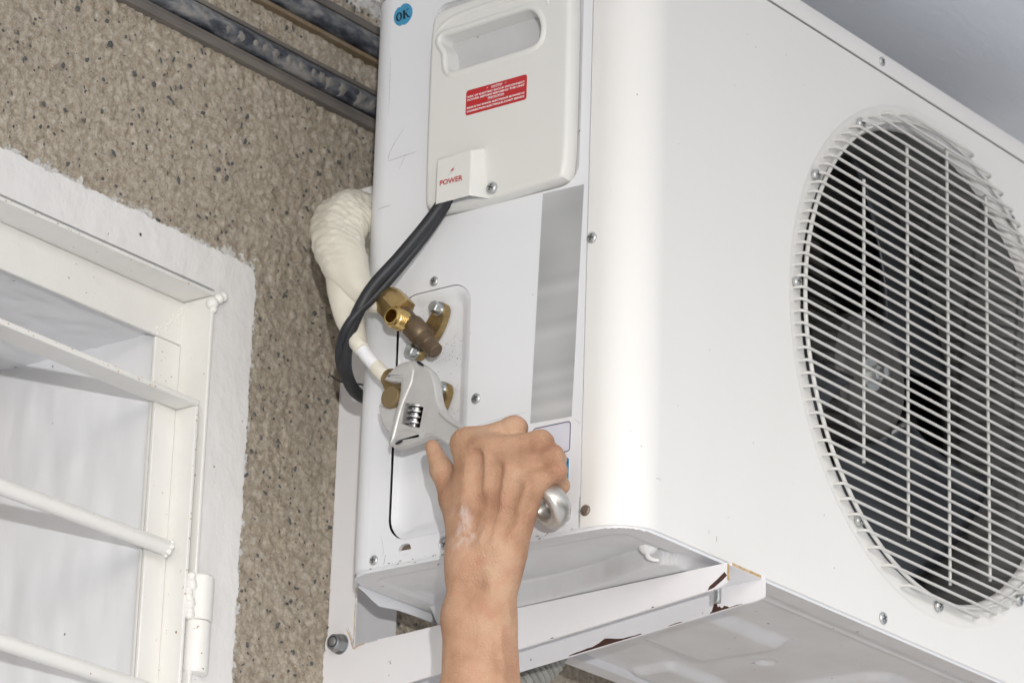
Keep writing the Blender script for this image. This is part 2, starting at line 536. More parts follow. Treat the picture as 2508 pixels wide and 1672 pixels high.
class MB:
    """collects simple solids into one vertex / face list"""
    def __init__(self):
        self.v = []
        self.f = []
        self.m = []
        self.cur = 0
    def add(self, verts, faces):
        n = len(self.v)
        self.v += [tuple(x) for x in verts]
        self.f += [tuple(i + n for i in f) for f in faces]
        self.m += [self.cur] * len(faces)
    def box(self, a, b):
        (x0, y0, z0), (x1, y1, z1) = a, b
        self.add([(x0, y0, z0), (x1, y0, z0), (x1, y1, z0), (x0, y1, z0), (x0, y0, z1), (x1, y0, z1), (x1, y1, z1), (x0, y1, z1)],
                 [(0, 3, 2, 1), (4, 5, 6, 7), (0, 1, 5, 4), (1, 2, 6, 5), (2, 3, 7, 6), (3, 0, 4, 7)])
    def obox(self, c, ax, ay, az):
        c, ax, ay, az = Vector(c), Vector(ax), Vector(ay), Vector(az)
        vs = [c + sx * ax + sy * ay + sz * az for sz in (-1, 1) for sy in (-1, 1) for sx in (-1, 1)]
        self.add(vs, [(0, 2, 3, 1), (4, 5, 7, 6), (0, 1, 5, 4), (1, 3, 7, 5), (3, 2, 6, 7), (2, 0, 4, 6)])
    def rings(self, rings, caps=(True, True), closed=True):
        n = len(rings[0])
        vs = [p for r in rings for p in r]
        fs = []
        for i in range(len(rings) - 1):
            for j in range(n if closed else n - 1):
                k = (j + 1) % n
                fs.append((i * n + j, i * n + k, (i + 1) * n + k, (i + 1) * n + j))
        if caps[0]:
            fs.append(tuple(range(n - 1, -1, -1)))
        if caps[1]:
            fs.append(tuple((len(rings) - 1) * n + j for j in range(n)))
        self.add(vs, fs)
    def tube(self, pts, rad, n=12, caps=(True, True), wob=None):
        pts = [Vector(p) for p in pts]
        if not hasattr(rad, '__len__'):
            rad = [rad] * len(pts)
        t0 = (pts[1] - pts[0]).normalized()
        up = Vector((0, 0, 1)) if abs(t0.z) < 0.9 else Vector((1, 0, 0))
        u = t0.cross(up).normalized()
        rings = []
        for i, p in enumerate(pts):
            t = (pts[min(i + 1, len(pts) - 1)] - pts[max(i - 1, 0)]).normalized()
            u = (u - t * u.dot(t)).normalized()
            vv = t.cross(u)
            rr = []
            for j in range(n):
                a = 2 * math.pi * j / n
                k = rad[i] * (1 + (wob(i, a) if wob else 0))
                rr.append(p + u * math.cos(a) * k + vv * math.sin(a) * k)
            rings.append(rr)
        self.rings(rings, caps)
    def lathe(self, c, axis, prof, n=24, caps=(True, True), hexes=()):
        """prof: (distance along axis, radius); rows listed in hexes are hexagonal"""
        c, axis = Vector(c), Vector(axis).normalized()
        up = Vector((0, 0, 1)) if abs(axis.z) < 0.9 else Vector((0, 1, 0))
        u = axis.cross(up).normalized()
        vv = axis.cross(u)
        rings = []
        for i, (t, r) in enumerate(prof):
            rr = []
            for j in range(n):
                a = 2 * math.pi * j / n
                k = r
                if i in hexes:
                    s = (a % (math.pi / 3)) - math.pi / 6
                    k = r * math.cos(math.pi / 6) / math.cos(s)
                rr.append(c + axis * t + (u * math.cos(a) + vv * math.sin(a)) * k)
            rings.append(rr)
        self.rings(rings, caps)
    def build(self, name, material, parent=None, **kw):
        return obj(name, self.v, self.f, material, parent, **kw)

def smooth_path(pts, n=40):
    """Catmull-Rom through points (any dimension)"""
    P = np.array(pts, float)
    P = np.vstack([2 * P[0] - P[1], P, 2 * P[-1] - P[-2]])
    out = []
    segs = len(P) - 3
    for k in range(n + 1):
        s = k / n * segs
        i = min(int(s), segs - 1)
        t = s - i
        a, b, c, d = P[i], P[i + 1], P[i + 2], P[i + 3]
        out.append(0.5 * ((2 * b) + (c - a) * t + (2 * a - 5 * b + 4 * c - d) * t * t + (3 * b - a - 3 * c + d) * t ** 3))
    return np.array(out)

def rrect(a0, b0, a1, b1, r, n=8):
    """rounded rectangle outline, counter-clockwise; r one radius or four (bl, br, tr, tl)"""
    rs = r if hasattr(r, '__len__') else (r,) * 4
    cs = [(a0 + rs[0], b0 + rs[0], 180), (a1 - rs[1], b0 + rs[1], 270), (a1 - rs[2], b1 - rs[2], 0), (a0 + rs[3], b1 - rs[3], 90)]
    out = []
    for (ca, cb, st), rr in zip(cs, rs):
        for k in range(n + 1):
            t = R(st + 90 * k / n)
            out.append((ca + rr * math.cos(t), cb + rr * math.sin(t)))
    return out

def signed_area(p):
    return 0.5 * sum(p[i][0] * p[(i + 1) % len(p)][1] - p[(i + 1) % len(p)][0] * p[i][1] for i in range(len(p)))

def offset(p, d):
    """move a closed outline outwards by d"""
    n = len(p)
    s = 1 if signed_area(p) > 0 else -1
    out = []
    for i in range(n):
        a, b, c = Vector(p[i - 1]), Vector(p[i]), Vector(p[(i + 1) % n])
        e1, e2 = (b - a), (c - b)
        if e1.length < 1e-9:
            e1 = e2
        if e2.length < 1e-9:
            e2 = e1
        n1 = Vector((e1.y, -e1.x)).normalized()
        n2 = Vector((e2.y, -e2.x)).normalized()
        m = (n1 + n2)
        m = m.normalized() if m.length > 1e-6 else n1
        k = 1 / max(0.5, m.dot(n1))
        out.append(tuple(b + m * d * k * s))
    return out

def resample(p, n):
    P = np.array(list(p) + [p[0]], float)
    L = np.concatenate([[0], np.cumsum(np.linalg.norm(np.diff(P, axis=0), axis=1))])
    t = np.linspace(0, L[-1], n + 1)[:-1]
    return [(float(np.interp(s, L, P[:, 0])), float(np.interp(s, L, P[:, 1]))) for s in t]

def closed_smooth(p, n=64, it=2):
    q = [tuple(x) for x in p]
    for _ in range(it):
        r = []
        for i in range(len(q)):
            a, b = q[i], q[(i + 1) % len(q)]
            r.append((0.75 * a[0] + 0.25 * b[0], 0.75 * a[1] + 0.25 * b[1]))
            r.append((0.25 * a[0] + 0.75 * b[0], 0.25 * a[1] + 0.75 * b[1]))
        q = r
    return resample(q, n)

def fill(mb, outer, holes, to3):
    """flat face with holes"""
    loops = [outer] + list(holes)
    vec = [[Vector((a, b, 0)) for a, b in l] for l in loops]
    tris = tessellate_polygon(vec)
    flat = [p for l in loops for p in l]
    mb.add([to3(a, b) for a, b in flat], tris)

def plate(mb, outer, holes, to3, d0, d1):
    """plate with thickness between d0 and d1; to3(a, b, d)"""
    fill(mb, outer, holes, lambda a, b: to3(a, b, d0))
    fill(mb, outer, holes, lambda a, b: to3(a, b, d1))
    for l in [outer] + list(holes):
        mb.rings([[to3(a, b, d0) for a, b in l], [to3(a, b, d1) for a, b in l]], (False, False))

SIDE = lambda a, b, d=0.0: (d, a, b)          # the plate with the valves: a = y, b = z, d = x
FRONT = lambda a, b, d=0.0: (a, d, b)         # the fan face: a = x, b = z, d = y

def side_outline(mb, pts, x):
    fill(mb, pts, [], lambda a, b: (x, a, b))

def vnoise(x, y, seed=0):
    """value noise on arrays"""
    xi, yi = np.floor(x).astype(np.int64), np.floor(y).astype(np.int64)
    fx, fy = x - xi, y - yi
    fx, fy = fx * fx * (3 - 2 * fx), fy * fy * (3 - 2 * fy)
    def h(a, b):
        n = (a * 374761393 + b * 668265263 + seed * 1442695041) & 0x7fffffff
        n = ((n ^ (n >> 13)) * 1274126177) & 0x7fffffff
        return ((n ^ (n >> 16)) & 0xffff) / 65535.0
    return (h(xi, yi) * (1 - fx) + h(xi + 1, yi) * fx) * (1 - fy) + (h(xi, yi + 1) * (1 - fx) + h(xi + 1, yi + 1) * fx) * fy

def text_mesh(s, bold=0.0):
    cu = bpy.data.curves.new('lettering', 'FONT')
    cu.body = s
    cu.size = 1
    cu.offset = bold
    cu.resolution_u = 3
    o = bpy.data.objects.new('lettering', cu)
    COL.objects.link(o)
    dg = bpy.context.evaluated_depsgraph_get()
    me = bpy.data.meshes.new_from_object(o.evaluated_get(dg))
    vs = np.array([v.co[:] for v in me.vertices])
    fs = [tuple(p.vertices) for p in me.polygons]
    bpy.data.objects.remove(o)
    bpy.data.curves.remove(cu)
    bpy.data.meshes.remove(me)
    vs[:, :2] -= vs[:, :2].min(0)
    vs[:, :2] /= vs[:, :2].max(0)
    return vs[:, :2], fs

def letter(mb, s, y_left, y_right, z_lo, z_hi, x, bold=0.0, tilt=0.0):
    """text on the side plate; x may be a function of z"""
    vs, fs = text_mesh(s, bold)
    out = []
    for a, b in vs:
        y = y_left + (y_right - y_left) * a
        z = z_lo + (z_hi - z_lo) * b + tilt * a
        out.append((x(z) if callable(x) else x, y, z))
    mb.add(out, fs)

# ================================================================== SETTING
WY = 0.434                                       # wall face
# ground: unseen paving under the unit, added to bounce light up at it
g = MB()
g.box((-5.0, -6.5, -2.75), (5.0, 2.0, -2.60))
o = g.build('ground', M['ground'], kind='structure', smooth=0)

# wall
def axis_lines(fine0, fine1, step, coarse):
    return np.array(sorted(set([round(v, 5) for v in list(np.arange(fine0, fine1 + 1e-6, step)) + coarse])))
XS = axis_lines(-0.40, 0.26, 0.0028, [-3.0, -2.0, -1.2, -0.8, -0.55, 0.35, 0.5, 0.8, 1.3, 2.0, 3.0])
ZS = axis_lines(-0.18, 0.705, 0.0028, [-2.6, -1.8, -1.2, -0.8, -0.5, -0.3])
HX1, HZ1, HX0, HZ0 = -0.071, 0.2735, -1.2, -0.8     # window opening
XS = np.array(sorted(set(list(XS) + [HX1])))
ZS = np.array(sorted(set(list(ZS) + [HZ1])))
gx, gz = np.meshgrid(XS, ZS, indexing='ij')
n1 = vnoise(gx * 170, gz * 170, 1)
n2 = vnoise(gx * 80, gz * 80, 2)
n3 = vnoise(gx * 28, gz * 28, 3)
n4 = vnoise(gx * 330, gz * 330, 4)
n5 = vnoise(gx * 130 + 9 * n2, gz * 95 + 9 * n3, 5)
h = (1 - np.abs(2 * n1 - 1)) * 0.0026 + (1 - np.abs(2 * n5 - 1)) * 0.0034 + n3 * 0.0018 + n4 * 0.0014 - 0.0060
inner = (gx > -0.405) & (gx < 0.265) & (gz > -0.19)
gy = WY - np.where(inner, h, 0)
nx, nz = len(XS), len(ZS)
wv = np.stack([gx, gy, gz], -1).reshape(-1, 3)
wf = []
for i in range(nx - 1):
    cx = (XS[i] + XS[i + 1]) / 2
    for j in range(nz - 1):
        cz = (ZS[j] + ZS[j + 1]) / 2
        if HX0 < cx < HX1 and HZ0 < cz < HZ1:
            continue
        wf.append((i * nz + j, (i + 1) * nz + j, (i + 1) * nz + j + 1, i * nz + j + 1))
wall = obj('wall', wv, wf, M['wall'], kind='structure', smooth=80)

# dark stones bedded in the rough cast
st = MB()
ico = [(0, 0, 1), (0.89, 0, 0.45), (0.28, 0.85, 0.45), (-0.72, 0.53, 0.45), (-0.72, -0.53, 0.45), (0.28, -0.85, 0.45)]
icof = [(0, 1, 2), (0, 2, 3), (0, 3, 4), (0, 4, 5), (0, 5, 1)]
cnt = 0
while cnt < 620:
    x = random.uniform(-0.40, 0.25)
    z = random.uniform(-0.15, 0.64)
    if x < -0.02 and z < 0.315:
        continue
    if 0.505 < z < 0.55 or 0.58 < z < 0.62:
        continue
    s = random.choice([0.0009, 0.0012, 0.0016, 0.002, 0.0026, 0.0031])
    a = random.uniform(0, 6.28)
    k1, k2 = random.uniform(0.9, 1.9), random.uniform(0.6, 1.1)
    hh = float((1 - abs(2 * vnoise(np.array([x * 170]), np.array([z * 170]), 1)[0] - 1)) * 0.0016)
    vs = []
    for (px, pz, py) in ico:
        px, pz = px * k1 * random.uniform(0.55, 1.25), pz * k2 * random.uniform(0.55, 1.25)
        vs.append((x + s * (px * math.cos(a) - pz * math.sin(a)), WY + 0.0004 - hh * 0.5 - py * s * 0.9, z + s * (px * math.sin(a) + pz * math.cos(a))))
    st.add(vs, icof)
    cnt += 1
st.build('pebble', M['stone'], wall, kind='stuff', smooth=0)

# white painted band round the window (proud of the rough cast, crumbling outer edge)
pb = MB()
N = 420
def ragged(s, seed):
    return float((vnoise(np.array([s * 60.0]), np.array([0.5]), seed)[0] - 0.5) * 0.0035 + (vnoise(np.array([s * 260.0]), np.array([0.5]), seed + 1)[0] - 0.5) * 0.0028 + (vnoise(np.array([s * 700.0]), np.array([0.5]), seed + 2)[0] - 0.5) * 0.0022)
outer = []
XO, ZO, rc = -0.0165, 0.3115, 0.013
for k in range(N):
    s = k / (N - 1)
    z = -0.8 + s * (ZO - rc + 0.8)
    outer.append((XO + ragged(z, 21), z))
for k in range(1, 10):
    t = R(90 * k / 10)
    outer.append((XO - rc + rc * math.cos(t) + ragged(0.3 + k * .002, 21) * .5, ZO - rc + rc * math.sin(t)))
for k in range(N):
    s = k / (N - 1)
    x = XO - rc - s * (1.2 - 0.0295)
    outer.append((x, ZO + 0.006 * (1 - math.exp((x + 0.03) * 4)) * 0.8 + ragged(x, 27)))
inn = [(HX1 + 0.0005, -0.8)] + [(HX1 + 0.0005, HZ1 - 0.0005)] + [(-1.2, HZ1 - 0.0005)]
loop = outer + inn[::-1]
fill(pb, loop, [], lambda a, b: (a, WY - 0.0052, b))
pb.rings([[(a, WY - 0.0052, b) for a, b in loop], [(a, WY + 0.004, b) for a, b in loop]], (False, False))
pb.build('painted_border', M['plaster'], wall, smooth=30)

# white painted band under the ceiling
tb = MB()
lo = [(x, 0.650 + ragged(x, 33) * 1.3) for x in np.linspace(-1.2, 1.3, 700)]
loop = lo + [(1.3, 0.712), (-1.2, 0.712)]
fill(tb, loop, [], lambda a, b: (a, WY - 0.0050, b))
tb.rings([[(a, WY - 0.0050, b) for a, b in loop], [(a, WY + 0.004, b) for a, b in loop]], (False, False))
tb.build('painted_border', M['plaster'], wall, smooth=30)

# window reveal: jamb, soffit, dim room behind
JX, SZ, DEEP = -0.106, 0.2285, 0.668
def rough_sheet(fn, n, m, amp, sc1, sc2, seed):
    A, B = np.meshgrid(np.linspace(0, 1, n), np.linspace(0, 1, m), indexing='ij')
    hh = (vnoise(A * sc1, B * sc2, seed) - .5) * amp + (vnoise(A * sc1 * 2.7, B * sc2 * 2.7, seed + 1) - .5) * amp * .5
    vs = [fn(a, b, c) for a, b, c in zip(A.ravel(), B.ravel(), hh.ravel())]
    fs = [(i * m + j, (i + 1) * m + j, (i + 1) * m + j + 1, i * m + j + 1) for i in range(n - 1) for j in range(m - 1)]
    return vs, fs
rv, rf = rough_sheet(lambda a, b, c: (JX + c, 0.4668 + a * (DEEP - 0.4668), -0.8 + b * (SZ + 0.803)), 40, 140, 0.0016, 10, 18, 41)
obj('jamb', rv, rf, M['reveal'], wall, smooth=60)
rv, rf = rough_sheet(lambda a, b, c: (JX + 0.002 - a * 1.09, 0.4668 + b * (DEEP - 0.4668), SZ + c), 160, 40, 0.003, 40, 8, 43)
obj('soffit', rv, rf, M['reveal'], wall, smooth=60)
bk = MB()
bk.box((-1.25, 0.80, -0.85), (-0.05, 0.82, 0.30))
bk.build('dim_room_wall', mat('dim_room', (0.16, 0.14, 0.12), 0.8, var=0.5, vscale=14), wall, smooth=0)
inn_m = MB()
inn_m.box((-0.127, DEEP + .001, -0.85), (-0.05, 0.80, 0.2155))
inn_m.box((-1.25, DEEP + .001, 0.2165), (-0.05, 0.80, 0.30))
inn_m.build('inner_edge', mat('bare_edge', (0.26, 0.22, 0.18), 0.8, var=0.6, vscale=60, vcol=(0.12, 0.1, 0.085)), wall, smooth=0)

# ceiling (balcony slab above)
cv = MB()
cv.box((-2.6, -1.3, 0.705), (3.0, 0.44, 0.86))
cv.build('ceiling', M['ceiling'], kind='structure', smooth=0)

# ================================================================== WINDOW
win = thing('window', 'cream painted steel window frame with hinged round-bar grille in the wall at left', 'window', (-0.2, WY, -0.6))
T = 0.004
def angle_x(mb, x0, x1, z_out, y0, leg_y, leg_z):
    """steel angle along x: flat leg going in, upright leg hanging at its inner edge"""
    mb.box((x0, y0, z_out - T), (x1, y0 + leg_y, z_out))
    mb.box((x0, y0 + leg_y - T, z_out - leg_z), (x1, y0 + leg_y, z_out - T - 0.0001))
def angle_z(mb, z0, z1, x_out, y0, leg_y, leg_x):
    mb.box((x_out - T, y0, z0), (x_out, y0 + leg_y, z1))
    mb.box((x_out - leg_x, y0 + leg_y - T, z0), (x_out - T - 0.0001, y0 + leg_y, z1))
a = MB()
angle_x(a, -1.15, -0.0725, 0.2700, 0.4265, 0.040, 0.0470)
a.build('top_rail', M['frame'], win, bevel=0.0011)
a = MB()
a.box((-0.0765, 0.4265, -0.8), (-0.0725, 0.4665, 0.2655))
a.box((-0.1105, 0.4625, -0.8), (-0.0766, 0.4665, 0.2226))
a.build('side_post', M['frame'], win, bevel=0.0011)
# weld lumps in the corner
wl = MB()
for (c, r) in [((-0.0745, 0.428, 0.2585), 0.0062), ((-0.0685, 0.4255, 0.2645), 0.0052), ((-0.0640, 0.4245, 0.2675), 0.0048), ((-0.0735, 0.4275, 0.2530), 0.0042)]:
    wl.lathe((c[0], c[1] + r, c[2]), (0, -1, 0), [(0, r * .4), (r * .5, r * 0.9), (r, r), (r * 1.5, r * .85), (r * 1.9, r * .4)], n=12)
for k in range(26):
    t = k / 25
    x, z = -0.0765 - 0.034 * t + random.uniform(-.001, .001), 0.226 + 0.03 * (1 - t) + random.uniform(-.004, .004)
    r = random.uniform(0.0006, 0.0016)
    wl.lathe((x, 0.4625 + r * .3, z), (0, -1, 0), [(0, r), (r * .6, r * .8), (r, r * .3)], n=8)
wl.build('weld_seam', M['frame'], win, smooth=60, kind='stuff')
# hinged grille leaf
a = MB()
a.box((-1.12, 0.4300, 0.1566), (-0.0815, 0.4590, 0.1622))
angle_z(a, -0.8, 0.1564, -0.0815, 0.4300, 0.029, 0.0320)
gr = a.build('grille', M['frame'], win, bevel=0.0010)
for i, zc in enumerate((0.0195, -0.1150, -0.2490)):
    b_ = MB()
    b_.tube([(-1.10, 0.4440, zc), (-0.5, 0.4440, zc), (-0.098, 0.4440, zc)], 0.0073, 20)
    b_.build('bar', M['frame'], gr)
wl = MB()
for k in range(8):
    r = random.uniform(0.0022, 0.0035)
    an = k / 8 * 6.28
    wl.lathe((-0.0975 + random.uniform(-.002, .002), 0.4440 + .0068 * math.cos(an), 0.0195 + .0068 * math.sin(an)), (-1, 0, 0), [(0, r), (r * .6, r * .8), (r, r * .3)], n=8)
wl.build('weld_seam', M['frame'], gr, smooth=60, kind='stuff')
# flaked paint and rust freckles on the window steel
fk = MB()
rf_ = random.Random(9)
for k in range(46):
    t = rf_.random()
    if t < 0.35:
        x, y, z = rf_.uniform(-0.36, -0.09), 0.4297, 0.1594 + rf_.uniform(-.002, .002)
    elif t < 0.6:
        x, y, z = rf_.uniform(-0.36, -0.08), 0.4262, 0.2680 + rf_.uniform(-.0014, .0014)
    elif t < 0.8:
        x, y, z = -0.0835 + rf_.uniform(-.0012, .0012), 0.4297, rf_.uniform(-0.08, 0.15)
    else:
        x, y, z = -0.0945 + rf_.uniform(-.008, .008), 0.4622, rf_.uniform(0.17, 0.222)
    s = rf_.uniform(0.0003, 0.0010)
    fk.add([(x + s * 1.6 * rf_.uniform(.5, 1.3) * math.cos(a_ * 1.047), y - 0.0001, z + s * .8 * rf_.uniform(.5, 1.3) * math.sin(a_ * 1.047)) for a_ in range(6)], [(0, 1, 2, 3, 4, 5)])
fk.build('rust_freckle', M['rustedge'], win, smooth=0, kind='stuff')
# barrel hinge
hg = MB()
hg.lathe((-0.0635, 0.4315, -0.0432), (0, 0, 1), [(0, .0117), (.0012, .0126), (.041, .0126), (.0424, .0112)], n=28)
hinge = hg.build('hinge', M['frame'], win)
hg = MB()
hg.lathe((-0.0650, 0.4315, -0.0905), (0, 0, 1), [(-.0028, .0085), (-.001, .0118), (.002, .0128), (.0455, .0128), (.0466, .0118)], n=28)
hg.build('hinge_pin_barrel', M['frame'], hinge)
wl = MB()
for k in range(12):
    z = -0.040 + k * 0.0033
    r = random.uniform(0.0034, 0.0055)
    wl.lathe((-0.0785 + random.uniform(-.0015, .0015), 0.4315, z), (0, -1, 0), [(0, r), (r * .7, r * .95), (r * 1.3, r * .5)], n=10)
wl.build('hinge_weld', M['frame'], hinge, smooth=60, kind='stuff')

# ================================================================== CONDUIT RAILS
def rail(name, label, z0, lip_h, tube_h, lip_mat, top_lip):
    t = thing(name, label, 'rail', (0.1, WY, z0))
    a = MB()
    a.box((-0.9, WY - 0.0075, z0), (1.2, WY + 0.006, z0 + lip_h * 0.62))
    a.box((-0.9, WY - 0.0055, z0 + lip_h * 0.62 + 0.0008), (1.2, WY + 0.006, z0 + lip_h))
    a.build('flange', lip_mat, t, bevel=0.001)
    zc = z0 + lip_h + 0.0012 + tube_h / 2
    prof = []
    for k in range(15):
        an = R(-90 + 180 * k / 14)
        prof.append((WY - 0.006 - 0.0085 * math.cos(an), zc + tube_h / 2 * math.sin(an)))
    prof += [(WY + 0.006, zc + tube_h / 2), (WY + 0.006, zc - tube_h / 2)]
    xs = np.linspace(-0.9, 1.2, 60)
    b_ = MB()
    b_.rings([[(x, p[0], p[1]) for p in prof] for x in xs])
    b_.build('cover_strip', M['rail'], t, smooth=50)
    if top_lip:
        c_ = MB()
        c_.box((-0.9, WY - 0.0100, zc + tube_h / 2 + .0006), (1.2, WY + 0.006, zc + tube_h / 2 + .0006 + top_lip))
        c_.build('flange', M['raildust'], t, bevel=0.001)
    return t, zc
r1, z1 = rail('wall_rail', 'dark peeling metal rail across the rough wall, the one nearer the window', 0.5105, 0.0125, 0.0205, M['raildust'], 0.0045)
r2, z2 = rail('wall_rail', 'dark rail with brown lower edge, close under the ceiling', 0.5815, 0.0060, 0.0215, M['ochre'], 0.0085)
# patches of old adhesive on the lower rail
ad = MB()
for (x, s) in [(-0.115, .004), (-0.085, .0045), (-0.066, .006), (-0.045, .0045), (-0.030, .006), (-0.016, .0055), (0.004, .0065), (0.022, .0055), (0.040, .005), (0.053, .0075), (0.064, .007), (0.085, .0075), (0.112, .0085), (0.13, .006)]:
    pts = []
    n = 14
    for k in range(n):
        an = 2 * math.pi * k / n
        rr = s * random.uniform(0.5, 1.05)
        pts.append((x + rr * 1.05 * math.cos(an), z1 - 0.0035 + rr * 0.95 * math.sin(an)))
    zc, th = z1, 0.0205
    def onrail(a_, b_, up=0.0):
        q = max(-1, min(1, (b_ - zc) / (th / 2)))
        return (a_, WY - 0.006 - 0.0085 * math.sqrt(1 - q * q) - 0.0004 - up, b_)
    top = [onrail(x + (a_ - x) * .78, z1 - .0035 + (b_ - z1 + .0035) * .78, .0007) for a_, b_ in pts]
    ad.rings([[onrail(*p) for p in pts], top], (False, True))
ad.build('glue_patch', mat('old_adhesive', (0.25, 0.235, 0.215), 0.8, var=0.6, vscale=120, vcol=(0.13, 0.125, 0.12)), r1, smooth=60, kind='stuff')

# ================================================================== AIR CONDITIONER
ac = thing('air_conditioner', 'white outdoor air conditioner unit on a wall bracket with round fan guard', 'air conditioner', (0.42, 0.16, 0.0))
W_, D_, H_ = 0.86, 0.320, 0.5632
RC = 0.042                                    # front corner radius
RB = 0.030                                    # back corner radius
SEAM = 0.0525

def arc(cx, cy, r, a0, a1, n):
    return [(cx + r * math.cos(R(a0 + (a1 - a0) * k / n)), cy + r * math.sin(R(a0 + (a1 - a0) * k / n))) for k in range(n + 1)]

# front panel: wraps from the seam round the corner to the fan face
fp = MB()
FC, FR = (0.501, 0.2905), 0.2350
prof = [(0.0, SEAM)] + arc(RC, RC, RC, 180, 270, 16)
fp.rings([[(x, y, z) for x, y in prof] for z in (0.0, 0.14, 0.28, 0.42, H_)], (False, False), closed=False)
nseg = 128
circ = lambda r, n=nseg: [(FC[0] + r * math.cos(2 * math.pi * k / n), FC[1] + r * math.sin(2 * math.pi * k / n)) for k in range(n)]
fill(fp, [(RC, 0), (W_ - 0.03, 0), (W_ - 0.03, H_), (RC, H_)], [circ(0.2585)], lambda a_, b_: (a_, 0.0, b_))
rings = []
for r, y in [(0.2585, 0.0), (0.2575, 0.0003), (0.2560, 0.0007), (0.2550, 0.0009), (0.2405, 0.0009), (0.2380, 0.0014), (0.2362, 0.0030), (0.2350, 0.0065), (0.2350, 0.0200)]:
    rings.append([(a_, y, b_) for a_, b_ in circ(r)])
fp.rings(rings, (False, False))
fp.rings([[(x, y, z) for x, y in [(W_ - .03, 0)] + arc(W_ - .03, .03, .03, 270, 360, 8) + [(W_, D_)]] for z in (0, H_)], (False, False), closed=False)
# folded seam edge, rim along the bottom
fp.rings([[(0.0, SEAM, 0), (0.0, SEAM, H_)], [(0.006, SEAM, 0), (0.006, SEAM, H_)]], (False, False), closed=False)
front = fp.build('front_panel', M['front'], ac, smooth=35)

# side panel with the two openings
sp = MB()
REC = rrect(0.1815, 0.0215, 0.2668, 0.2545, (0.021, 0.022, 0.022, 0.022), 10)       # valve recess
COV = rrect(0.0640, 0.3235, 0.2360, 0.5400, (0.020, 0.012, 0.012, 0.012), 8)        # behind the electrical cover
SLOT1 = rrect(0.2395, 0.0060, 0.2540, 0.0175, 0.0056, 6)
SLOT2 = rrect(0.1935, 0.0045, 0.2085, 0.0175, 0.0062, 6)
fill(sp, [(SEAM + 0.0012, 0), (D_ - RB, 0), (D_ - RB, H_), (SEAM + 0.0012, H_)], [REC, COV, SLOT1, SLOT2], SIDE)
for l in (COV, SLOT1, SLOT2):
    sp.rings([[SIDE(a_, b_, 0) for a_, b_ in l], [SIDE(a_, b_, 0.004) for a_, b_ in l]], (False, False))
side_bottom = arc(RB, D_ - RB, RB, 180, 90, 12) + [(0.10, D_), (W_, D_)]
sp.rings([[(x, y, z) for x, y in side_bottom] for z in (0, H_)], (False, False), closed=False)
sp.rings([[(0.0, SEAM + .0012, 0), (0.0, SEAM + .0012, H_)], [(0.006, SEAM + .0012, 0), (0.006, SEAM + .0012, H_)]], (False, False), closed=False)
side = sp.build('side_panel', M['side'], ac, smooth=35)
# recess: pressed-in tray, soft slope on the right, top and bottom, open slit on the left
tr = MB()
def tray(p, d, grow):
    """outline of the tray at depth d: the left edge (high y) stays, the others slope in"""
    out = []
    for (a_, b_) in p:
        t = min(1.0, max(0.0, (0.2668 - a_) / 0.03))
        ca, cb = 0.224, 0.138
        q = Vector((a_ - ca, b_ - cb))
        k = grow * (0.25 + 0.75 * t)
        nrm = Vector((a_ - min(max(a_, 0.2035), 0.245), b_ - min(max(b_, 0.0435), 0.2325)))
        nrm = nrm.normalized() if nrm.length > 1e-6 else Vector((0, 0))
        out.append((a_ - nrm.x * k, b_ - nrm.y * k))
    return out
RECd = resample(REC, 120)
def slit(p, g):
    return [(a_ - g * min(1, max(0, (a_ - 0.250) / 0.012)), b_) for a_, b_ in p]
lv = [(0.0022, 0.0, 0.0), (0.0006, 0.0004, 0.0), (0.0012, 0.0040, 0.0), (0.0034, 0.0085, 0.0), (0.0056, 0.0125, 0.0), (0.0062, 0.0150, 0.0)]
rings = []
for d, grow, g_ in lv:
    rings.append([SIDE(a_, b_, d + 0.0001) for a_, b_ in slit(tray(RECd, d, grow), 0.0021 if d > 0 else 0.0021)])
tr.rings(rings, (False, True))
tray_o = tr.build('valve_tray', M['side'], ac, smooth=50)
sl = MB()
fill(sl, offset(REC, 0.004), [], lambda a_, b_: SIDE(a_, b_, 0.0125))
sl.build('slit_backing', M['dark'], ac, smooth=0)
cb = MB()
fill(cb, offset(COV, 0.004), [], lambda a_, b_: SIDE(a_, b_, 0.0038))
cb.build('inner_plate', M['pan'], ac, smooth=0)
cb = MB()
fill(cb, offset(SLOT1, 0.003), [], lambda a_, b_: SIDE(a_, b_, 0.0040))
cb.build('slot_plate', M['rusty'], ac, smooth=0)
ib = MB()
fill(ib, offset(SLOT2, 0.003), [], lambda a_, b_: SIDE(a_, b_, 0.0040))
ib.build('slot_plate', M['side'], ac, smooth=0)

# lid
foot = arc(RC, RC, RC, 270, 180, 12) + arc(RB, D_ - RB, RB, 180, 90, 10) + [(W_, D_), (W_, 0.0)]
def foot_off(d):
    return offset(foot, d)
ld = MB()
rings = [[(x, y, z) for x, y in foot_off(d)] for d, z in [(-0.006, H_ + 0.0022), (0.0006, H_ + 0.0022), (0.0014, H_ + 0.0032), (0.0014, H_ + 0.0195), (0.0006, H_ + 0.0216), (-0.0015, H_ + 0.0226)]]
ld.rings(rings, (True, True))
ld.build('lid', M['lid'], ac, smooth=40)
gp = MB()
gp.rings([[(x, y, z) for x, y in foot_off(-0.0035)] for z in (H_ - 0.003, H_ + 0.0024)], (False, False))
gp.build('lid_gap', M['dark'], ac)

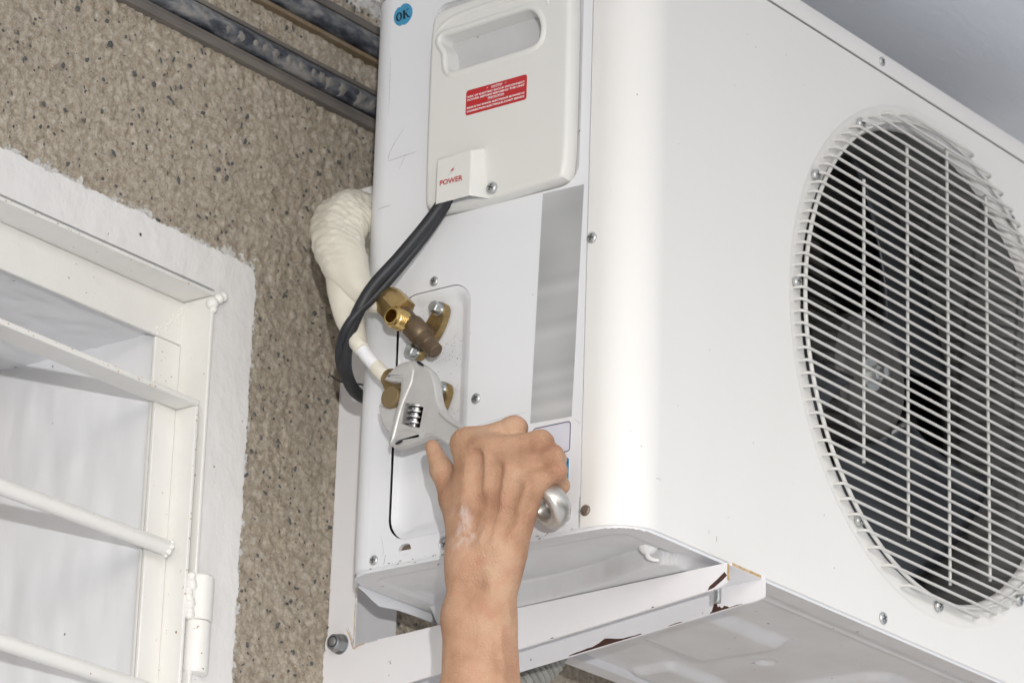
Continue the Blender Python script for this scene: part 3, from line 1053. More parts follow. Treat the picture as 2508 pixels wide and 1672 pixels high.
# base pan: rim, step and pressings seen from below
NY = 118
bx = np.concatenate([np.linspace(0.0005, 0.074, 30), np.linspace(0.075, 0.132, 76), np.linspace(0.1345, W_ - 0.001, 250)])
NX = len(bx)
by = np.linspace(0.0005, D_ - 0.0005, NY)
BX, BY = np.meshgrid(bx, by, indexing='ij')
def sd_round(px, py, x0, y0, x1, y1, r):
    cx, cy, hx, hy = (x0 + x1) / 2, (y0 + y1) / 2, (x1 - x0) / 2 - r, (y1 - y0) / 2 - r
    qx, qy = np.abs(px - cx) - hx, np.abs(py - cy) - hy
    return np.sqrt(np.maximum(qx, 0) ** 2 + np.maximum(qy, 0) ** 2) + np.minimum(np.maximum(qx, qy), 0) - r
def sstep(x, a_, b_):
    t = np.clip((x - a_) / (b_ - a_), 0, 1)
    return t * t * (3 - 2 * t)
e = -sd_round(BX, BY, 0, 0, W_, D_, 0.034)        # distance in from the edge
BZ = -0.0035 + 0 * BX
BZ += (0.0022 + 0.0048 * sstep(BX, 0.15, 0.19)) * sstep(e, 0.0195, 0.0225)
# trough beside the foot, then the foot pressed down on to the bracket arm
wav = np.interp(BY, [0.0, 0.012, 0.018, 0.030, 0.050, 0.072, 0.10, 0.134, 0.16, 0.19, 0.25, 0.32], [0.112, 0.108, 0.094, 0.0845, 0.0850, 0.0890, 0.0985, 0.1050, 0.1080, 0.1100, 0.1120, 0.114])
BZ += 0.0050 * np.clip((BX - 0.040) / (wav - 0.040), 0, 1) ** 2 * sstep(e, 0.0225, 0.034) * (1 - sstep(BX, 0.150, 0.170))
footm = sstep(BX, wav, wav + 0.0055) * (1 - sstep(BX, 0.178, 0.196)) * sstep(BY, 0.012, 0.022) * (1 - sstep(BY, 0.300, 0.312))
armz = lambda y: -0.0125 - 0.0310 * (y + 0.02)
BZ = BZ * (1 - footm) + (armz(BY) + 0.0009) * footm
# pressings right of the arm
def press(x0, y0, x1, y1, r, hgt, w_=0.010):
    return hgt * sstep(-sd_round(BX, BY, x0, y0, x1, y1, r), 0.0, w_)
BZ += press(0.255, 0.098, 0.412, 0.216, 0.020, -0.0085, 0.017)
BZ += press(0.400, 0.236, 0.505, 0.300, 0.015, -0.007, 0.014)
BZ += press(0.53, 0.08, 0.80, 0.27, 0.03, -0.008, 0.016)
dd = np.sqrt((BX - 0.4555) ** 2 + (BY - 0.1650) ** 2)
BZ += 0.0028 * (1 - sstep(dd, 0.0085, 0.0102))
lp = 0.0025 * np.exp(-((BY - 0.043) / 0.0022) ** 2) * sstep(BX, 0.2, 0.24)
BZ -= lp
keep = e > -0.001
bv = np.stack([BX, BY, BZ], -1).reshape(-1, 3)
bf = []
for i in range(NX - 1):
    for j in range(NY - 1):
        if keep[i, j] and keep[i + 1, j] and keep[i + 1, j + 1] and keep[i, j + 1]:
            bf.append((i * NY + j, (i + 1) * NY + j, (i + 1) * NY + j + 1, i * NY + j + 1))
obj('base_pan', bv, bf, M['pan'], ac, smooth=60)
# edge of the pan folded up inside the casing
be = MB()
be.rings([[(x, y, z) for x, y in foot_off(d)] for d, z in [(-0.0030, -0.0034), (-0.0012, -0.0030), (-0.0010, -0.0008), (-0.0014, 0.012)]], (False, False))
be.build('pan_edge', M['side'], ac, smooth=40)
ps = MB()
ps.rings([[(x, y, z) for x, y in foot_off(d)] for d, z in [(-0.0016, 0.0006), (-0.0060, 0.0006)]], (False, False))
ps.build('pan_gap', M['dark'], ac, smooth=0)

# bent lip of the back panel below the casing edge
bl = MB()
n = 24
top_, bot_ = [], []
for k in range(n + 1):
    t = k / n
    x = 0.030 + t * 0.28
    y = D_ + 0.0010 + 0.004 * math.sin(min(1, t * 5) * math.pi / 2)
    top_.append((x, y, 0.004))
    bot_.append((x, y + 0.002, -0.0035 - 0.0055 * math.exp(-((t - 0.12) / 0.06) ** 2) - 0.0055 * min(1, t * 5)))
bl.rings([top_, bot_, [(p[0], p[1] + .0014, p[2]) for p in bot_], [(p[0], p[1] + .0014, p[2]) for p in top_]], (False, False), closed=False)
bl.build('back_lip', M['side'], ac, smooth=40)

# ---- fan compartment
sh = MB()
rings = []
for r, y in [(0.2352, 0.010), (0.2330, 0.020), (0.2230, 0.034), (0.2190, 0.050), (0.2190, 0.110), (0.2300, 0.130), (0.26, 0.15)]:
    rings.append([(a_, y, b_) for a_, b_ in circ(r, 96)])
sh.rings(rings, (False, False))
sh.build('fan_shroud', M['shroud'], ac, smooth=50)
cl = MB()
cl.box((0.20, 0.2620, 0.012), (W_ - 0.02, 0.2660, H_ - 0.01))
coil = cl.build('condenser_coil', M['inside'], ac, smooth=0)
fn = MB()
zz = 0.014
while zz < H_ - 0.016:
    fn.box((0.21, 0.2520, zz), (W_ - 0.03, 0.2618, zz + 0.0035))
    zz += 0.0072
fn.build('fin', M['coil'], coil, smooth=0, kind='stuff')
inl = MB()
inl.box((0.196, 0.03, 0.01), (0.199, 0.2600, H_ - 0.01))
inl.build('partition', M['inside'], ac, smooth=0)
inl = MB()
inl.box((W_ - 0.018, 0.04, 0.01), (W_ - 0.015, 0.26, H_ - 0.01))
inl.build('partition', M['inside'], ac, smooth=0)

fan_c = Vector((0.482, 0.075, 0.286))
hb = MB()
hb.lathe(fan_c, (0, -1, 0), [(-0.06, 0.060), (0.0, 0.064), (0.010, 0.062), (0.016, 0.056), (0.017, 0.030), (0.013, 0.028), (0.012, 0.0)], n=48, caps=(True, False))
hub = hb.build('fan', M['hub'], ac, smooth=30)
for k in range(3):
    th0 = R(26 + 120 * k)
    nr, ns = 14, 12
    vs, fs = [], []
    for i in range(nr):
        rr = 0.058 + (0.212 - 0.058) * i / (nr - 1)
        u = i / (nr - 1)
        for j in range(ns):
            s = j / (ns - 1)
            th = th0 + s * R(58 + 22 * u) - 0.20 * u * (1 - s)
            y = fan_c.y + 0.026 - 0.052 * s + 0.014 * math.sin(s * math.pi)
            vs.append((fan_c.x + rr * math.cos(th), y, fan_c.z + rr * math.sin(th)))
    for i in range(nr - 1):
        for j in range(ns - 1):
            fs.append((i * ns + j, (i + 1) * ns + j, (i + 1) * ns + j + 1, i * ns + j + 1))
    bo = obj('blade', vs, fs, M['fan'], hub, smooth=60)
    md = bo.modifiers.new('thick', 'SOLIDIFY')
    md.thickness = 0.003
hn = MB()
hn.lathe(fan_c + Vector((0, -0.012, 0)), (0, -1, 0), [(0, 0.0165), (0.0015, 0.0165), (0.002, 0.0085), (0.010, 0.0085), (0.0108, 0.0075), (0.011, 0.0045), (0.018, 0.0045), (0.018, 0.0)], n=36, hexes=(2, 3, 4))
hn.build('shaft_nut', M['chrome'], hub)

# ---- fan guard: ring, long rods, five uprights
gm = MB()
gy_ = -0.0085
rp = [(FC[0] + 0.2405 * math.cos(2 * math.pi * k / 120), gy_ + 0.0028, FC[1] + 0.2405 * math.sin(2 * math.pi * k / 120)) for k in range(121)]
gm.tube(rp, 0.0020, 10, (False, False))
guard = gm.build('fan_guard', M['wire'], ac, smooth=60)
RG, zz, pitch = 0.2490, 0.0500, 0.01146
while zz < 0.5345:
    hh = RG ** 2 - (zz - FC[1]) ** 2
    if hh > 0.0012:
        hw = math.sqrt(hh)
        x0, x1 = FC[0] - hw, FC[0] + hw
        wob = random.uniform(-0.0004, 0.0004)
        rq = 0.006
        pts = [(x0 - 0.0012, 0.0015, zz), (x0 - 0.0008, -0.0035, zz)]
        for k in range(1, 5):
            t = R(90 * k / 4)
            pts.append((x0 - 0.0008 + rq * (1 - math.cos(t)), -0.0035 - (abs(gy_) - 0.0035) * math.sin(t), zz + wob * k / 4))
        mid = [(x0 + (x1 - x0) * t, gy_, zz + wob) for t in (0.3, 0.5, 0.7)]
        pts2 = [(2 * FC[0] - p[0], p[1], p[2]) for p in pts][::-1]
        wr = MB()
        wr.tube(pts + mid + pts2, 0.0015, 8)
        wr.build('rod', M['wire'], guard, smooth=60)
    zz += pitch
for x, z0, z1 in [(0.3620, 0.1500, 0.4355), (0.4405, 0.0950, 0.5000), (0.5155, 0.0700, 0.5240), (0.5905, 0.0930, 0.5000), (0.6660, 0.1500, 0.4330)]:
    wr = MB()
    wr.tube([(x, gy_ + 0.0034, z0), (x + random.uniform(-.0006, .0006), gy_ + 0.0034, (z0 + z1) / 2), (x, gy_ + 0.0034, z1)], 0.0017, 8)
    wr.build('upright_rod', M['wire'], guard, smooth=60)

# ---- screws (one mesh shared by all)
def screw_mesh():
    mb = MB()
    mb.lathe((0, 0, 0), (-1, 0, 0), [(-0.001, 0.0047), (0.0008, 0.0047), (0.0015, 0.0044), (0.0021, 0.0036), (0.0023, 0.0024), (0.0024, 0.0)], n=24, caps=(True, False))
    mb.cur = 1
    mb.box((-0.00246, -0.0027, -0.00055), (-0.0012, 0.0027, 0.00055))
    mb.box((-0.00247, -0.00055, -0.0027), (-0.0012, 0.00055, 0.0027))
    return mb
smb = screw_mesh()
def first_screw():
    return obj('screw', smb.v, smb.f, None, ac, smooth=40, mats=[M['chrome'], M['slot']], fmat=smb.m)
def hexwasher_mesh():
    mb = MB()
    mb.lathe((0, 0, 0), (-1, 0, 0), [(-0.001, 0.0057), (0.0006, 0.0057), (0.0009, 0.0040), (0.0036, 0.0040), (0.0041, 0.0033), (0.0043, 0.0)], n=36, caps=(True, False), hexes=(2, 3))
    return mb
proto = first_screw()
side_screws = [(0.2251, 0.2624, 1.0, 20, 0), (0.1714, 0.1400, 1.05, 70, 0), (0.0672, 0.0139, 1.1, 40, 0), (0.2815, 0.0075, 1.0, 10, 0),
               (0.2013, 0.0100, 1.05, 33, 0.002)]
front_side_screws = [(0.0475, 0.2671, 1.1, 15, 0), (0.0468, 0.0155, 1.05, 0, 1)]
front_screws = [(0.3627, 0.4952), (0.2842, 0.4144), (0.2533, 0.2967), (0.2700, 0.1660), (0.3100, 0.1010 + 0.045), (0.6460, 0.4907), (0.3598, 0.0941), (0.6524, 0.0895), (0.5005, 0.0477)]
front_screws = [(0.3627, 0.4952), (0.2842, 0.4144), (0.2533, 0.2967), (0.6460, 0.4907), (0.3598, 0.0941), (0.6524, 0.0895), (0.5005, 0.0465), (0.4022, 0.0105)]
allsc = []
for (y, z, s, rot, dx) in side_screws:
    allsc.append((Matrix.Translation((dx, y, z)) @ Matrix.Rotation(R(rot), 4, 'X') @ Matrix.Scale(s, 4), False))
for (y, z, s, rot, rusty) in front_side_screws:
    # on the rounded part of the wrap, just right of the seam
    allsc.append((Matrix.Translation((0.0, y, z)) @ Matrix.Rotation(R(rot), 4, 'X') @ Matrix.Scale(s, 4), rusty == 1))
for (x, z) in front_screws:
    allsc.append((Matrix.Translation((x, -0.0016 if z > 0.02 else -0.0002, z)) @ Matrix.Rotation(R(90), 4, 'Z') @ Matrix.Rotation(R(random.uniform(0, 90)), 4, 'X') @ Matrix.Scale(1.25, 4), False))
allsc.append((Matrix.Translation((0.4002, -0.0014, 0.5745)) @ Matrix.Rotation(R(90), 4, 'Z') @ Matrix.Rotation(R(30), 4, 'X'), False))
allsc.append((Matrix.Translation((-0.0135, 0.1517, 0.3332)) @ Matrix.Rotation(R(25), 4, 'X') @ Matrix.Scale(1.18, 4), False))
rusty_me = proto.data.copy()
rusty_me.materials[0] = M['rusty']
rusty_me.materials[1] = M['dirt']
for i, (mx, rusty) in enumerate(allsc):
    if i == 0:
        s = proto
    else:
        s = proto.copy()
        COL.objects.link(s)
    if rusty:
        s.data = rusty_me
        s['label'] = 'rusty screw with dirt round it'
    s.parent = ac
    s.matrix_parent_inverse = Matrix.Translation(-ac.location)
    s.matrix_basis = mx

# ---- electrical cover
CX = -0.0120
cov_out = closed_smooth([(0.0715, 0.3305), (0.0715, 0.43), (0.0722, 0.5195), (0.0850, 0.5285), (0.15, 0.5285), (0.2235, 0.5270), (0.2312, 0.5195),
                         (0.2312, 0.44), (0.2300, 0.3420), (0.2270, 0.3300), (0.2070, 0.3270), (0.1575, 0.3250), (0.0800, 0.3285)], 140, 2)
cov_out = offset(cov_out, 0.0012)
HND = closed_smooth([(0.2207, 0.4979), (0.2195, 0.4925), (0.2140, 0.4855), (0.2118, 0.4785), (0.2119, 0.4694), (0.2082, 0.4610), (0.1990, 0.4604), (0.1570, 0.4614),
                     (0.1149, 0.4624), (0.1054, 0.4652), (0.1027, 0.4723), (0.1023, 0.4826), (0.1071, 0.4935), (0.1148, 0.5007), (0.1253, 0.5022), (0.165, 0.5010), (0.2069, 0.5000), (0.2165, 0.5005)], 110, 2)
cm = MB()
rings = [[SIDE(a_, b_, d) for a_, b_ in offset(cov_out, g_)] for d, g_ in [(0.003, 0.0012), (-0.0080, 0.0004), (-0.0098, -0.0002), (-0.0112, -0.0013), (-0.0119, -0.0027), (CX, -0.0045)]]
cm.rings(rings, (False, False))
h_out = offset(HND, 0.0060)
fill(cm, offset(cov_out, -0.0045), [h_out], lambda a_, b_: SIDE(a_, b_, CX))
rings = [[SIDE(a_, b_, d) for a_, b_ in offset(HND, g_)] for d, g_ in
         [(CX, 0.0060), (CX - 0.0008, 0.0050), (CX - 0.0016, 0.0036), (CX - 0.0018, 0.0020), (CX - 0.0014, 0.0008), (CX - 0.0004, 0.0001), (CX + 0.0015, -0.0003)]]
cm.rings(rings, (False, False))
cover = cm.build('electrical_cover', M['cream'], ac, smooth=50)
pk = MB()
def pocket(d, g_, zlift):
    return [SIDE(a_, b_ + zlift * (0.502 - b_) / 0.04, d) for a_, b_ in offset(HND, g_)]
pk.rings([pocket(CX + 0.0014, -0.0002, 0), pocket(CX + 0.008, -0.0010, 0.000), pocket(CX + 0.020, -0.0025, 0.003), pocket(CX + 0.030, -0.006, 0.010), pocket(CX + 0.034, -0.012, 0.016)], (False, True))
pk.build('handle_pocket', M['pocket'], cover, smooth=60)
# raised brow over the pocket
bw = MB()
path = [(0.2255, 0.5065), (0.2150, 0.5125), (0.2000, 0.5160), (0.17, 0.5175), (0.135, 0.5175), (0.110, 0.5165), (0.0985, 0.5100), (0.0955, 0.5000)]
pp = smooth_path([(CX + 0.0012, a_, b_) for a_, b_ in path], 40)
bw.tube([tuple(p) for p in pp], [0.0010 + 0.0026 * math.sin(math.pi * min(1, max(0, i / 40))) ** 0.5 for i in range(41)], 14)
bw.build('pocket_brow', M['cream'], cover, smooth=60)
# wedge-shaped power cable box
wb = MB()
FXB = -0.0260
zt, zb_ = 0.3697, 0.3250
front_q = [(FXB, 0.2068, zb_), (FXB, 0.1668, zb_), (FXB, 0.1668, zt), (FXB, 0.2068, zt)]
back_q = [(CX + .001, 0.2105, zb_ - .0005), (CX + .001, 0.1560, zb_ - .0005), (CX + .001, 0.1630, zt + .0060), (CX + .001, 0.2085, zt + .0060)]
wb.add(front_q + back_q, [(0, 1, 2, 3), (1, 5, 6, 2), (2, 6, 7, 3), (3, 7, 4, 0)])
pbox = wb.build('cable_box', M['cream'], cover, bevel=0.0012, smooth=40)
ub = MB()
ub.add([(FXB + .001, 0.2060, zb_ + .006), (FXB + .001, 0.1675, zb_ + .006), (CX, 0.1580, zb_ + .006), (CX, 0.2090, zb_ + .006)], [(0, 1, 2, 3)])
ub.build('box_opening', mat('grey_inner', (0.42, 0.43, 0.46), 0.6, var=0.4, vscale=200), pbox, smooth=0)
pt = MB()
letter(pt, 'POWER', 0.2020, 0.1757, 0.3418, 0.3470, FXB - 0.0004, 0.02)
pt.add([(FXB - 0.0004, y, z) for y, z in [(0.1822, 0.3602), (0.1902, 0.3536), (0.1874, 0.3538), (0.1938, 0.3490), (0.1856, 0.3556), (0.1884, 0.3554)]], [(0, 1, 2, 5), (5, 2, 3, 4)])
pt.build('power_lettering', M['red_print'], pbox, smooth=0)

# caution sticker
cs = MB()
stk = rrect(0.1168, 0.4123, 0.1865, 0.4370, 0.0025, 5)
plate(cs, stk, [], SIDE, CX - 0.0004, CX + 0.0002)
sticker = cs.build('caution_sticker', M['red'], cover, smooth=0)
ct = MB()
XT = CX - 0.00065
letter(ct, 'CAUTION', 0.1575, 0.1448, 0.4333, 0.4352, XT, 0.035)
ct.box((XT - .00004, 0.1448, 0.43265), (XT, 0.1575, 0.43285))
for yc in (0.1618, 0.1408):
    ct.add([(XT, y, z) for y, z in [(yc - .0012, .4354), (yc + .0010, .4340), (yc + .0001, .4341), (yc + .0012, .4332), (yc - .0010, .4344), (yc - .0001, .4345)]], [(0, 1, 2, 5), (5, 2, 3, 4)])
letter(ct, 'RISK OF ELECTRIC SHOCK DISCONNECT', 0.1845, 0.1188, 0.4292, 0.4311, XT, 0.035)
letter(ct, 'POWER BEFORE SERVISING THE UNIT', 0.1845, 0.1188, 0.4260, 0.4279, XT, 0.035)
letter(ct, 'PRECAUTION', 0.1608, 0.1422, 0.4229, 0.4247, XT, 0.035)
ct.box((XT - .00004, 0.1422, 0.42225), (XT, 0.1608, 0.42245))
letter(ct, 'RISQUE DU SHOCK ELECTRIQUE SE PAVEZ LE', 0.1850, 0.1188, 0.4180, 0.4201, XT, 0.045)
letter(ct, 'CONNECTION ELECTRIQUE AVANT SERVICE', 0.1850, 0.1188, 0.4144, 0.4166, XT, 0.045)
ct.build('caution_lettering', M['white_print'], sticker, smooth=0)

# OK sticker
ok = MB()
op = []
for k in range(48):
    an = 2 * math.pi * k / 48
    rr = 0.0112
    for (ac_, aw, dep) in ((R(112), 0.15, .0020), (R(268), 0.12, .0012), (R(95), 0.08, .0006)):
        dlt = (an - ac_ + math.pi) % (2 * math.pi) - math.pi
        rr -= dep * math.exp(-(dlt / aw) ** 2)
    op.append((0.2762 + rr * math.cos(an) * -1.0, 0.5412 + rr * 1.0 * math.sin(an)))
plate(ok, op, [], SIDE, -0.0004, 0.0003)
oks = ok.build('ok_sticker', M['blue'], side, smooth=0)
kt = MB()
xk = -0.0006
def sy(u, v):                                    # sticker coordinates -> side plate (u right, v up), text leaning
    ca, sa = math.cos(R(6)), math.sin(R(6))
    return (xk, 0.2766 - (u * ca - v * sa), 0.5405 + (u * sa + v * ca))
oo, ii = [], []
for k in range(36):
    an = 2 * math.pi * k / 36
    oo.append((-0.0043 + 0.0038 * math.cos(an), 0.0046 * math.sin(an)))
    ii.append((-0.0043 + 0.0016 * math.cos(an), 0.0034 * math.sin(an)))
kt.rings([[sy(*p) for p in oo], [sy(*p) for p in ii]], (False, False))
def quad(pts):
    kt.add([sy(*p) for p in pts], [tuple(range(len(pts)))])
quad([(0.0005, -0.0044), (0.0032, -0.0044), (0.0032, 0.0044), (0.0005, 0.0044)])
quad([(0.0002, 0.0038), (0.0034, 0.0038), (0.0034, 0.0046), (0.0002, 0.0046)])
quad([(0.0002, -0.0046), (0.0034, -0.0046), (0.0034, -0.0038), (0.0002, -0.0038)])
quad([(0.0026, -0.0004), (0.0034, 0.0004), (0.0070, 0.0044), (0.0062, 0.0044)])
quad([(0.0030, 0.0006), (0.0044, 0.0012), (0.0080, -0.0044), (0.0060, -0.0044)])
quad([(0.0052, 0.0038), (0.0080, 0.0038), (0.0080, 0.0046), (0.0052, 0.0046)])
quad([(0.0052, -0.0046), (0.0088, -0.0046), (0.0088, -0.0038), (0.0052, -0.0038)])
kt.build('ok_lettering', M['navy'], oks, smooth=0)

# rating labels
lb = MB()
plate(lb, [(0.0646, 0.1042), (0.1098, 0.1057), (0.1036, 0.3214), (0.0580, 0.3203)], [], SIDE, -0.0004, 0.0003)
lb.build('rating_label', M['label'], side, smooth=0)
lb = MB()
o1 = rrect(0.0650, 0.0722, 0.1068, 0.1003, 0.0035, 5)
plate(lb, o1, [], SIDE, -0.0004, 0.0003)
l2 = lb.build('small_label', M['pale'], side, smooth=0)
lb = MB()
fill(lb, o1, [offset(o1, -0.0009)], lambda a_, b_: SIDE(a_, b_, -0.0006))
lb.build('label_outline', M['outline'], l2, smooth=0)
lb = MB()
o1 = rrect(0.0658, 0.0368, 0.1060, 0.0668, 0.0025, 5)
plate(lb, o1, [], SIDE, -0.0004, 0.0003)
l3 = lb.build('small_label', M['white_print'], side, smooth=0, label='white label with thick blue border')
lb = MB()
fill(lb, o1, [offset(o1, -0.0030)], lambda a_, b_: SIDE(a_, b_, -0.0006))
i1 = offset(o1, -0.0045)
fill(lb, i1, [offset(i1, -0.0016)], lambda a_, b_: SIDE(a_, b_, -0.0006))
lb.build('label_outline', M['cyan'], l3, smooth=0)

# scratches and scuffs in the paint
scm = MB()
def scratch(pts, wd, n=24):
    P = smooth_path(pts, n)
    L_, R_ = [], []
    for i, p in enumerate(P):
        t = P[min(i + 1, n)] - P[max(i - 1, 0)]
        nn = np.array([-t[1], t[0]])
        nn = nn / (np.linalg.norm(nn) + 1e-12)
        k = wd * (0.35 + 0.65 * math.sin(math.pi * (i + .3) / (n + .6))) * random.uniform(.6, 1.2)
        L_.append(SIDE(*(p + nn * k), -0.00025))
        R_.append(SIDE(*(p - nn * k), -0.00025))
    scm.rings([L_, R_], (False, False), closed=False)
scratch([(0.2865, 0.3945), (0.2700, 0.3955), (0.2520, 0.3965)], 0.00028)
scratch([(0.2868, 0.3948), (0.2855, 0.4010), (0.2790, 0.4120), (0.2680, 0.4240)], 0.00024)
scratch([(0.2730, 0.3830), (0.2690, 0.3900), (0.2660, 0.3960)], 0.00018)
scratch([(0.2960, 0.3480), (0.2900, 0.3490), (0.2800, 0.3495)], 0.00030)
scratch([(0.2890, 0.50), (0.2889, 0.485), (0.2885, 0.462), (0.2886, 0.44)], 0.00020)
scratch([(0.2700, 0.0012), (0.2695, 0.0045), (0.2685, 0.0110)], 0.00035)
scratch([(0.2760, 0.0300), (0.2730, 0.0240), (0.2710, 0.0130), (0.2725, 0.0090)], 0.00015)
scratch([(0.1680, 0.1150), (0.1400, 0.1163), (0.1150, 0.1170)], 0.00014)
scratch([(0.0535, 0.0290), (0.0536, 0.0150), (0.0534, 0.0010)], 0.00070)
scratch([(0.0620, 0.1010), (0.0570, 0.0975), (0.0545, 0.0950)], 0.00016)
scm.build('scratch', M['scratch'], side, smooth=0, kind='stuff')
# grime round the valve flanges on the tray
gm_ = MB()
for k in range(150):
    c = random.choice([(0.205, 0.205), (0.205, 0.188), (0.218, 0.192), (0.203, 0.150), (0.214, 0.120), (0.245, 0.247), (0.199, 0.180), (0.2035, 0.140)])
    y = random.gauss(c[0], 0.006)
    z = random.gauss(c[1], 0.008)
    if not (0.190 < y < 0.262 and 0.05 < z < 0.2500):
        continue
    s = random.uniform(0.0002, 0.0006)
    pts = [(y + s * random.uniform(.5, 1.3) * math.cos(a_ * 1.047), z + s * random.uniform(.5, 1.6) * math.sin(a_ * 1.047)) for a_ in range(6)]
    gm_.add([SIDE(a_, b_, 0.0059) for a_, b_ in pts], [(0, 1, 2, 3, 4, 5)])
gm_.build('grime_speck', mat('grime', (0.40, 0.36, 0.34), 0.8), tray_o, smooth=0, kind='stuff')
# grime along the bottom fold
gb = MB()
for k in range(44):
    y = random.uniform(0.055, 0.29) if k < 60 else random.gauss(0.06, 0.012)
    z = random.uniform(-0.002, 0.004)
    s = random.uniform(0.0002, 0.0009)
    pts = [(y + s * 2 * random.uniform(.5, 1.3) * math.cos(a_ * 1.047), z + s * .7 * random.uniform(.5, 1.3) * math.sin(a_ * 1.047)) for a_ in range(6)]
    gb.add([SIDE(a_, b_, -0.0003) for a_, b_ in pts], [(0, 1, 2, 3, 4, 5)])
gb.build('grime_speck', M['dirt'], side, smooth=0, kind='stuff')

# scuffs and specks on the fan face and the rounded corner
fs_ = MB()
rs = random.Random(5)
spots = [(0.0385, 0.0470, 0.0016, 0.0004), (0.0405, 0.0475, 0.0012, 0.0004), (0.0435, 0.0473, 0.0010, 0.0005), (0.44, 0.036, 0.0016, 0.0007), (0.13, 0.016, 0.0006, 0.0030), (0.118, 0.02, 0.0004, 0.0022)]
for k in range(34):
    spots.append((rs.uniform(0.06, 0.66), rs.uniform(0.006, 0.54), rs.uniform(0.0003, 0.0008), rs.uniform(0.0003, 0.0012)))
for (x, z, sx, sz_) in spots:
    if (x - FC[0]) ** 2 + (z - FC[1]) ** 2 < 0.262 ** 2:
        continue
    yb = 0.0 if x > RC else RC - math.sqrt(RC * RC - (RC - x) ** 2)
    pts = [(x + sx * rs.uniform(.5, 1.2) * math.cos(a_ * 1.047), z + sz_ * rs.uniform(.5, 1.2) * math.sin(a_ * 1.047)) for a_ in range(6)]
    fs_.add([(a_, yb - 0.0003, b_) for a_, b_ in pts], [(0, 1, 2, 3, 4, 5)])
fs_.build('scuff_mark', mat('scuff', (0.42, 0.40, 0.37), 0.8), front, smooth=0, kind='stuff')

# dried foam lump hanging under the pan
fm = MB()
fm.lathe((0.078, 0.036, 0.004), (0, 0, -1), [(0, 0.0085), (0.0028, 0.0092), (0.005, 0.0080), (0.008, 0.0055), (0.010, 0.002)], n=18)
fm.tube([tuple(p) for p in smooth_path([(0.077, 0.036, -0.003), (0.0768, 0.035, -0.008), (0.079, 0.031, -0.0105), (0.083, 0.0285, -0.0105)], 12)], [0.0026 - 0.0001 * i for i in range(13)], 10)
fm.build('foam_lump', M['foam'], ac, smooth=70)

# ---- service valves
def valve(dy, dz, capped):
    root = MB()
    P = lambda x, y, z: (x, y + dy, z + dz)
    ears = closed_smooth([(0.2075, 0.2320), (0.2105, 0.2390), (0.2185, 0.2395), (0.2270, 0.2265), (0.2375, 0.2145), (0.2470, 0.2045), (0.2490, 0.1950), (0.2435, 0.1895), (0.2370, 0.1905), (0.2290, 0.1975), (0.2165, 0.2090), (0.2095, 0.2235)], 60, 2)
    plate(root, [(a_ + dy, b_ + dz) for a_, b_ in ears], [], SIDE, -0.0035, 0.0040)
    v = root.build('service_valve', M['brassdull'], ac, bevel=0.0008, smooth=40)
    ax = Vector((-0.10, 0.66, 0.74)).normalized()
    c = Vector(P(-0.0190, 0.2290, 0.2110))
    b1 = MB()
    b1.lathe(c, (-1, 0, 0), [(-0.016, 0.0098), (-0.004, 0.0082), (0.0, 0.0075)], n=24)
    b1.lathe(c - ax * 0.022, ax, [(0.0, 0.0070), (0.001, 0.0079), (0.010, 0.0080), (0.0115, 0.0094), (0.016, 0.0108), (0.028, 0.0108), (0.032, 0.0090), (0.047, 0.0088)], n=28)
    b1.build('valve_body', M['bronze'], v, smooth=40)
    sc_ = MB()
    sc_.lathe(c - ax * 0.033, ax, [(0.0, 0.0066), (0.0008, 0.0074), (0.0105, 0.0075), (0.0112, 0.0066)], n=30)
    sc_.build('stem_cap', M['bronze'], v, smooth=40)
    nt_ = MB()
    kn = 0.72 if capped else 1.0
    nt_.lathe(c + ax * 0.023, ax, [(t_, r_ * kn) for t_, r_ in [(0.0, 0.0112), (0.0016, 0.0158), (0.017, 0.0160), (0.0195, 0.0140), (0.026, 0.0118), (0.028, 0.0095)]], n=36, hexes=(1, 2))
    nt_.build('flare_nut', M['brassdull'] if capped else M['brassnut'], v, smooth=30)
    pc = Vector(P(-0.0190, 0.2385, 0.2185)) if not capped else Vector(P(-0.0190, 0.2375, 0.2155))
    pr = MB()
    if not capped:
        prof = [(-0.004, 0.0080), (0.006, 0.0080)]
        t = 0.0065
        for k in range(6):
            prof += [(t, 0.0088), (t + 0.0007, 0.0098), (t + 0.0014, 0.0098), (t + 0.0021, 0.0088)]
            t += 0.0024
        prof += [(t, 0.0086), (t + 0.003, 0.0084), (t + 0.0035, 0.0076), (t + 0.0034, 0.0064), (t - 0.012, 0.0057)]
        pr.lathe(pc, (-1, 0, 0), prof, n=32, caps=(True, False))
        pr.build('threaded_port', M['brass'], v, smooth=40)
        cr = MB()
        cr.lathe(pc, (-1, 0, 0), [(0.009, 0.0046), (0.0095, 0.0010), (0.0165, 0.0010), (0.0168, 0.0)], n=16, caps=(False, False))
        cr.build('valve_core', M['brassdull'], v)
    else:
        pr.lathe(pc, (-1, 0, 0), [(-0.004, 0.0070), (0.008, 0.0072), (0.009, 0.0098), (0.0300, 0.0101), (0.0312, 0.0094)], n=36)
        pr.build('port_cap', mat('old_brass_cap', (0.27, 0.20, 0.105), 0.48, metal=0.55, var=0.5, vscale=110, vcol=(0.2, 0.15, 0.08)), v, smooth=40)
    for (y, z) in ((0.2160, 0.2330), (0.2420, 0.1965)):
        bt = MB()
        bt.lathe(P(-0.0035, y, z), (-1, 0, 0), [(0, 0.0066), (0.0012, 0.0066), (0.0013, 0.0054), (0.0034, 0.0054), (0.0035, 0.0056), (0.0085, 0.0056), (0.0095, 0.0046), (0.0092, 0.0)], n=36, caps=(True, False), hexes=(4, 5, 6))
        bt.build('bolt', M['zinc'], v, smooth=30)
    return v
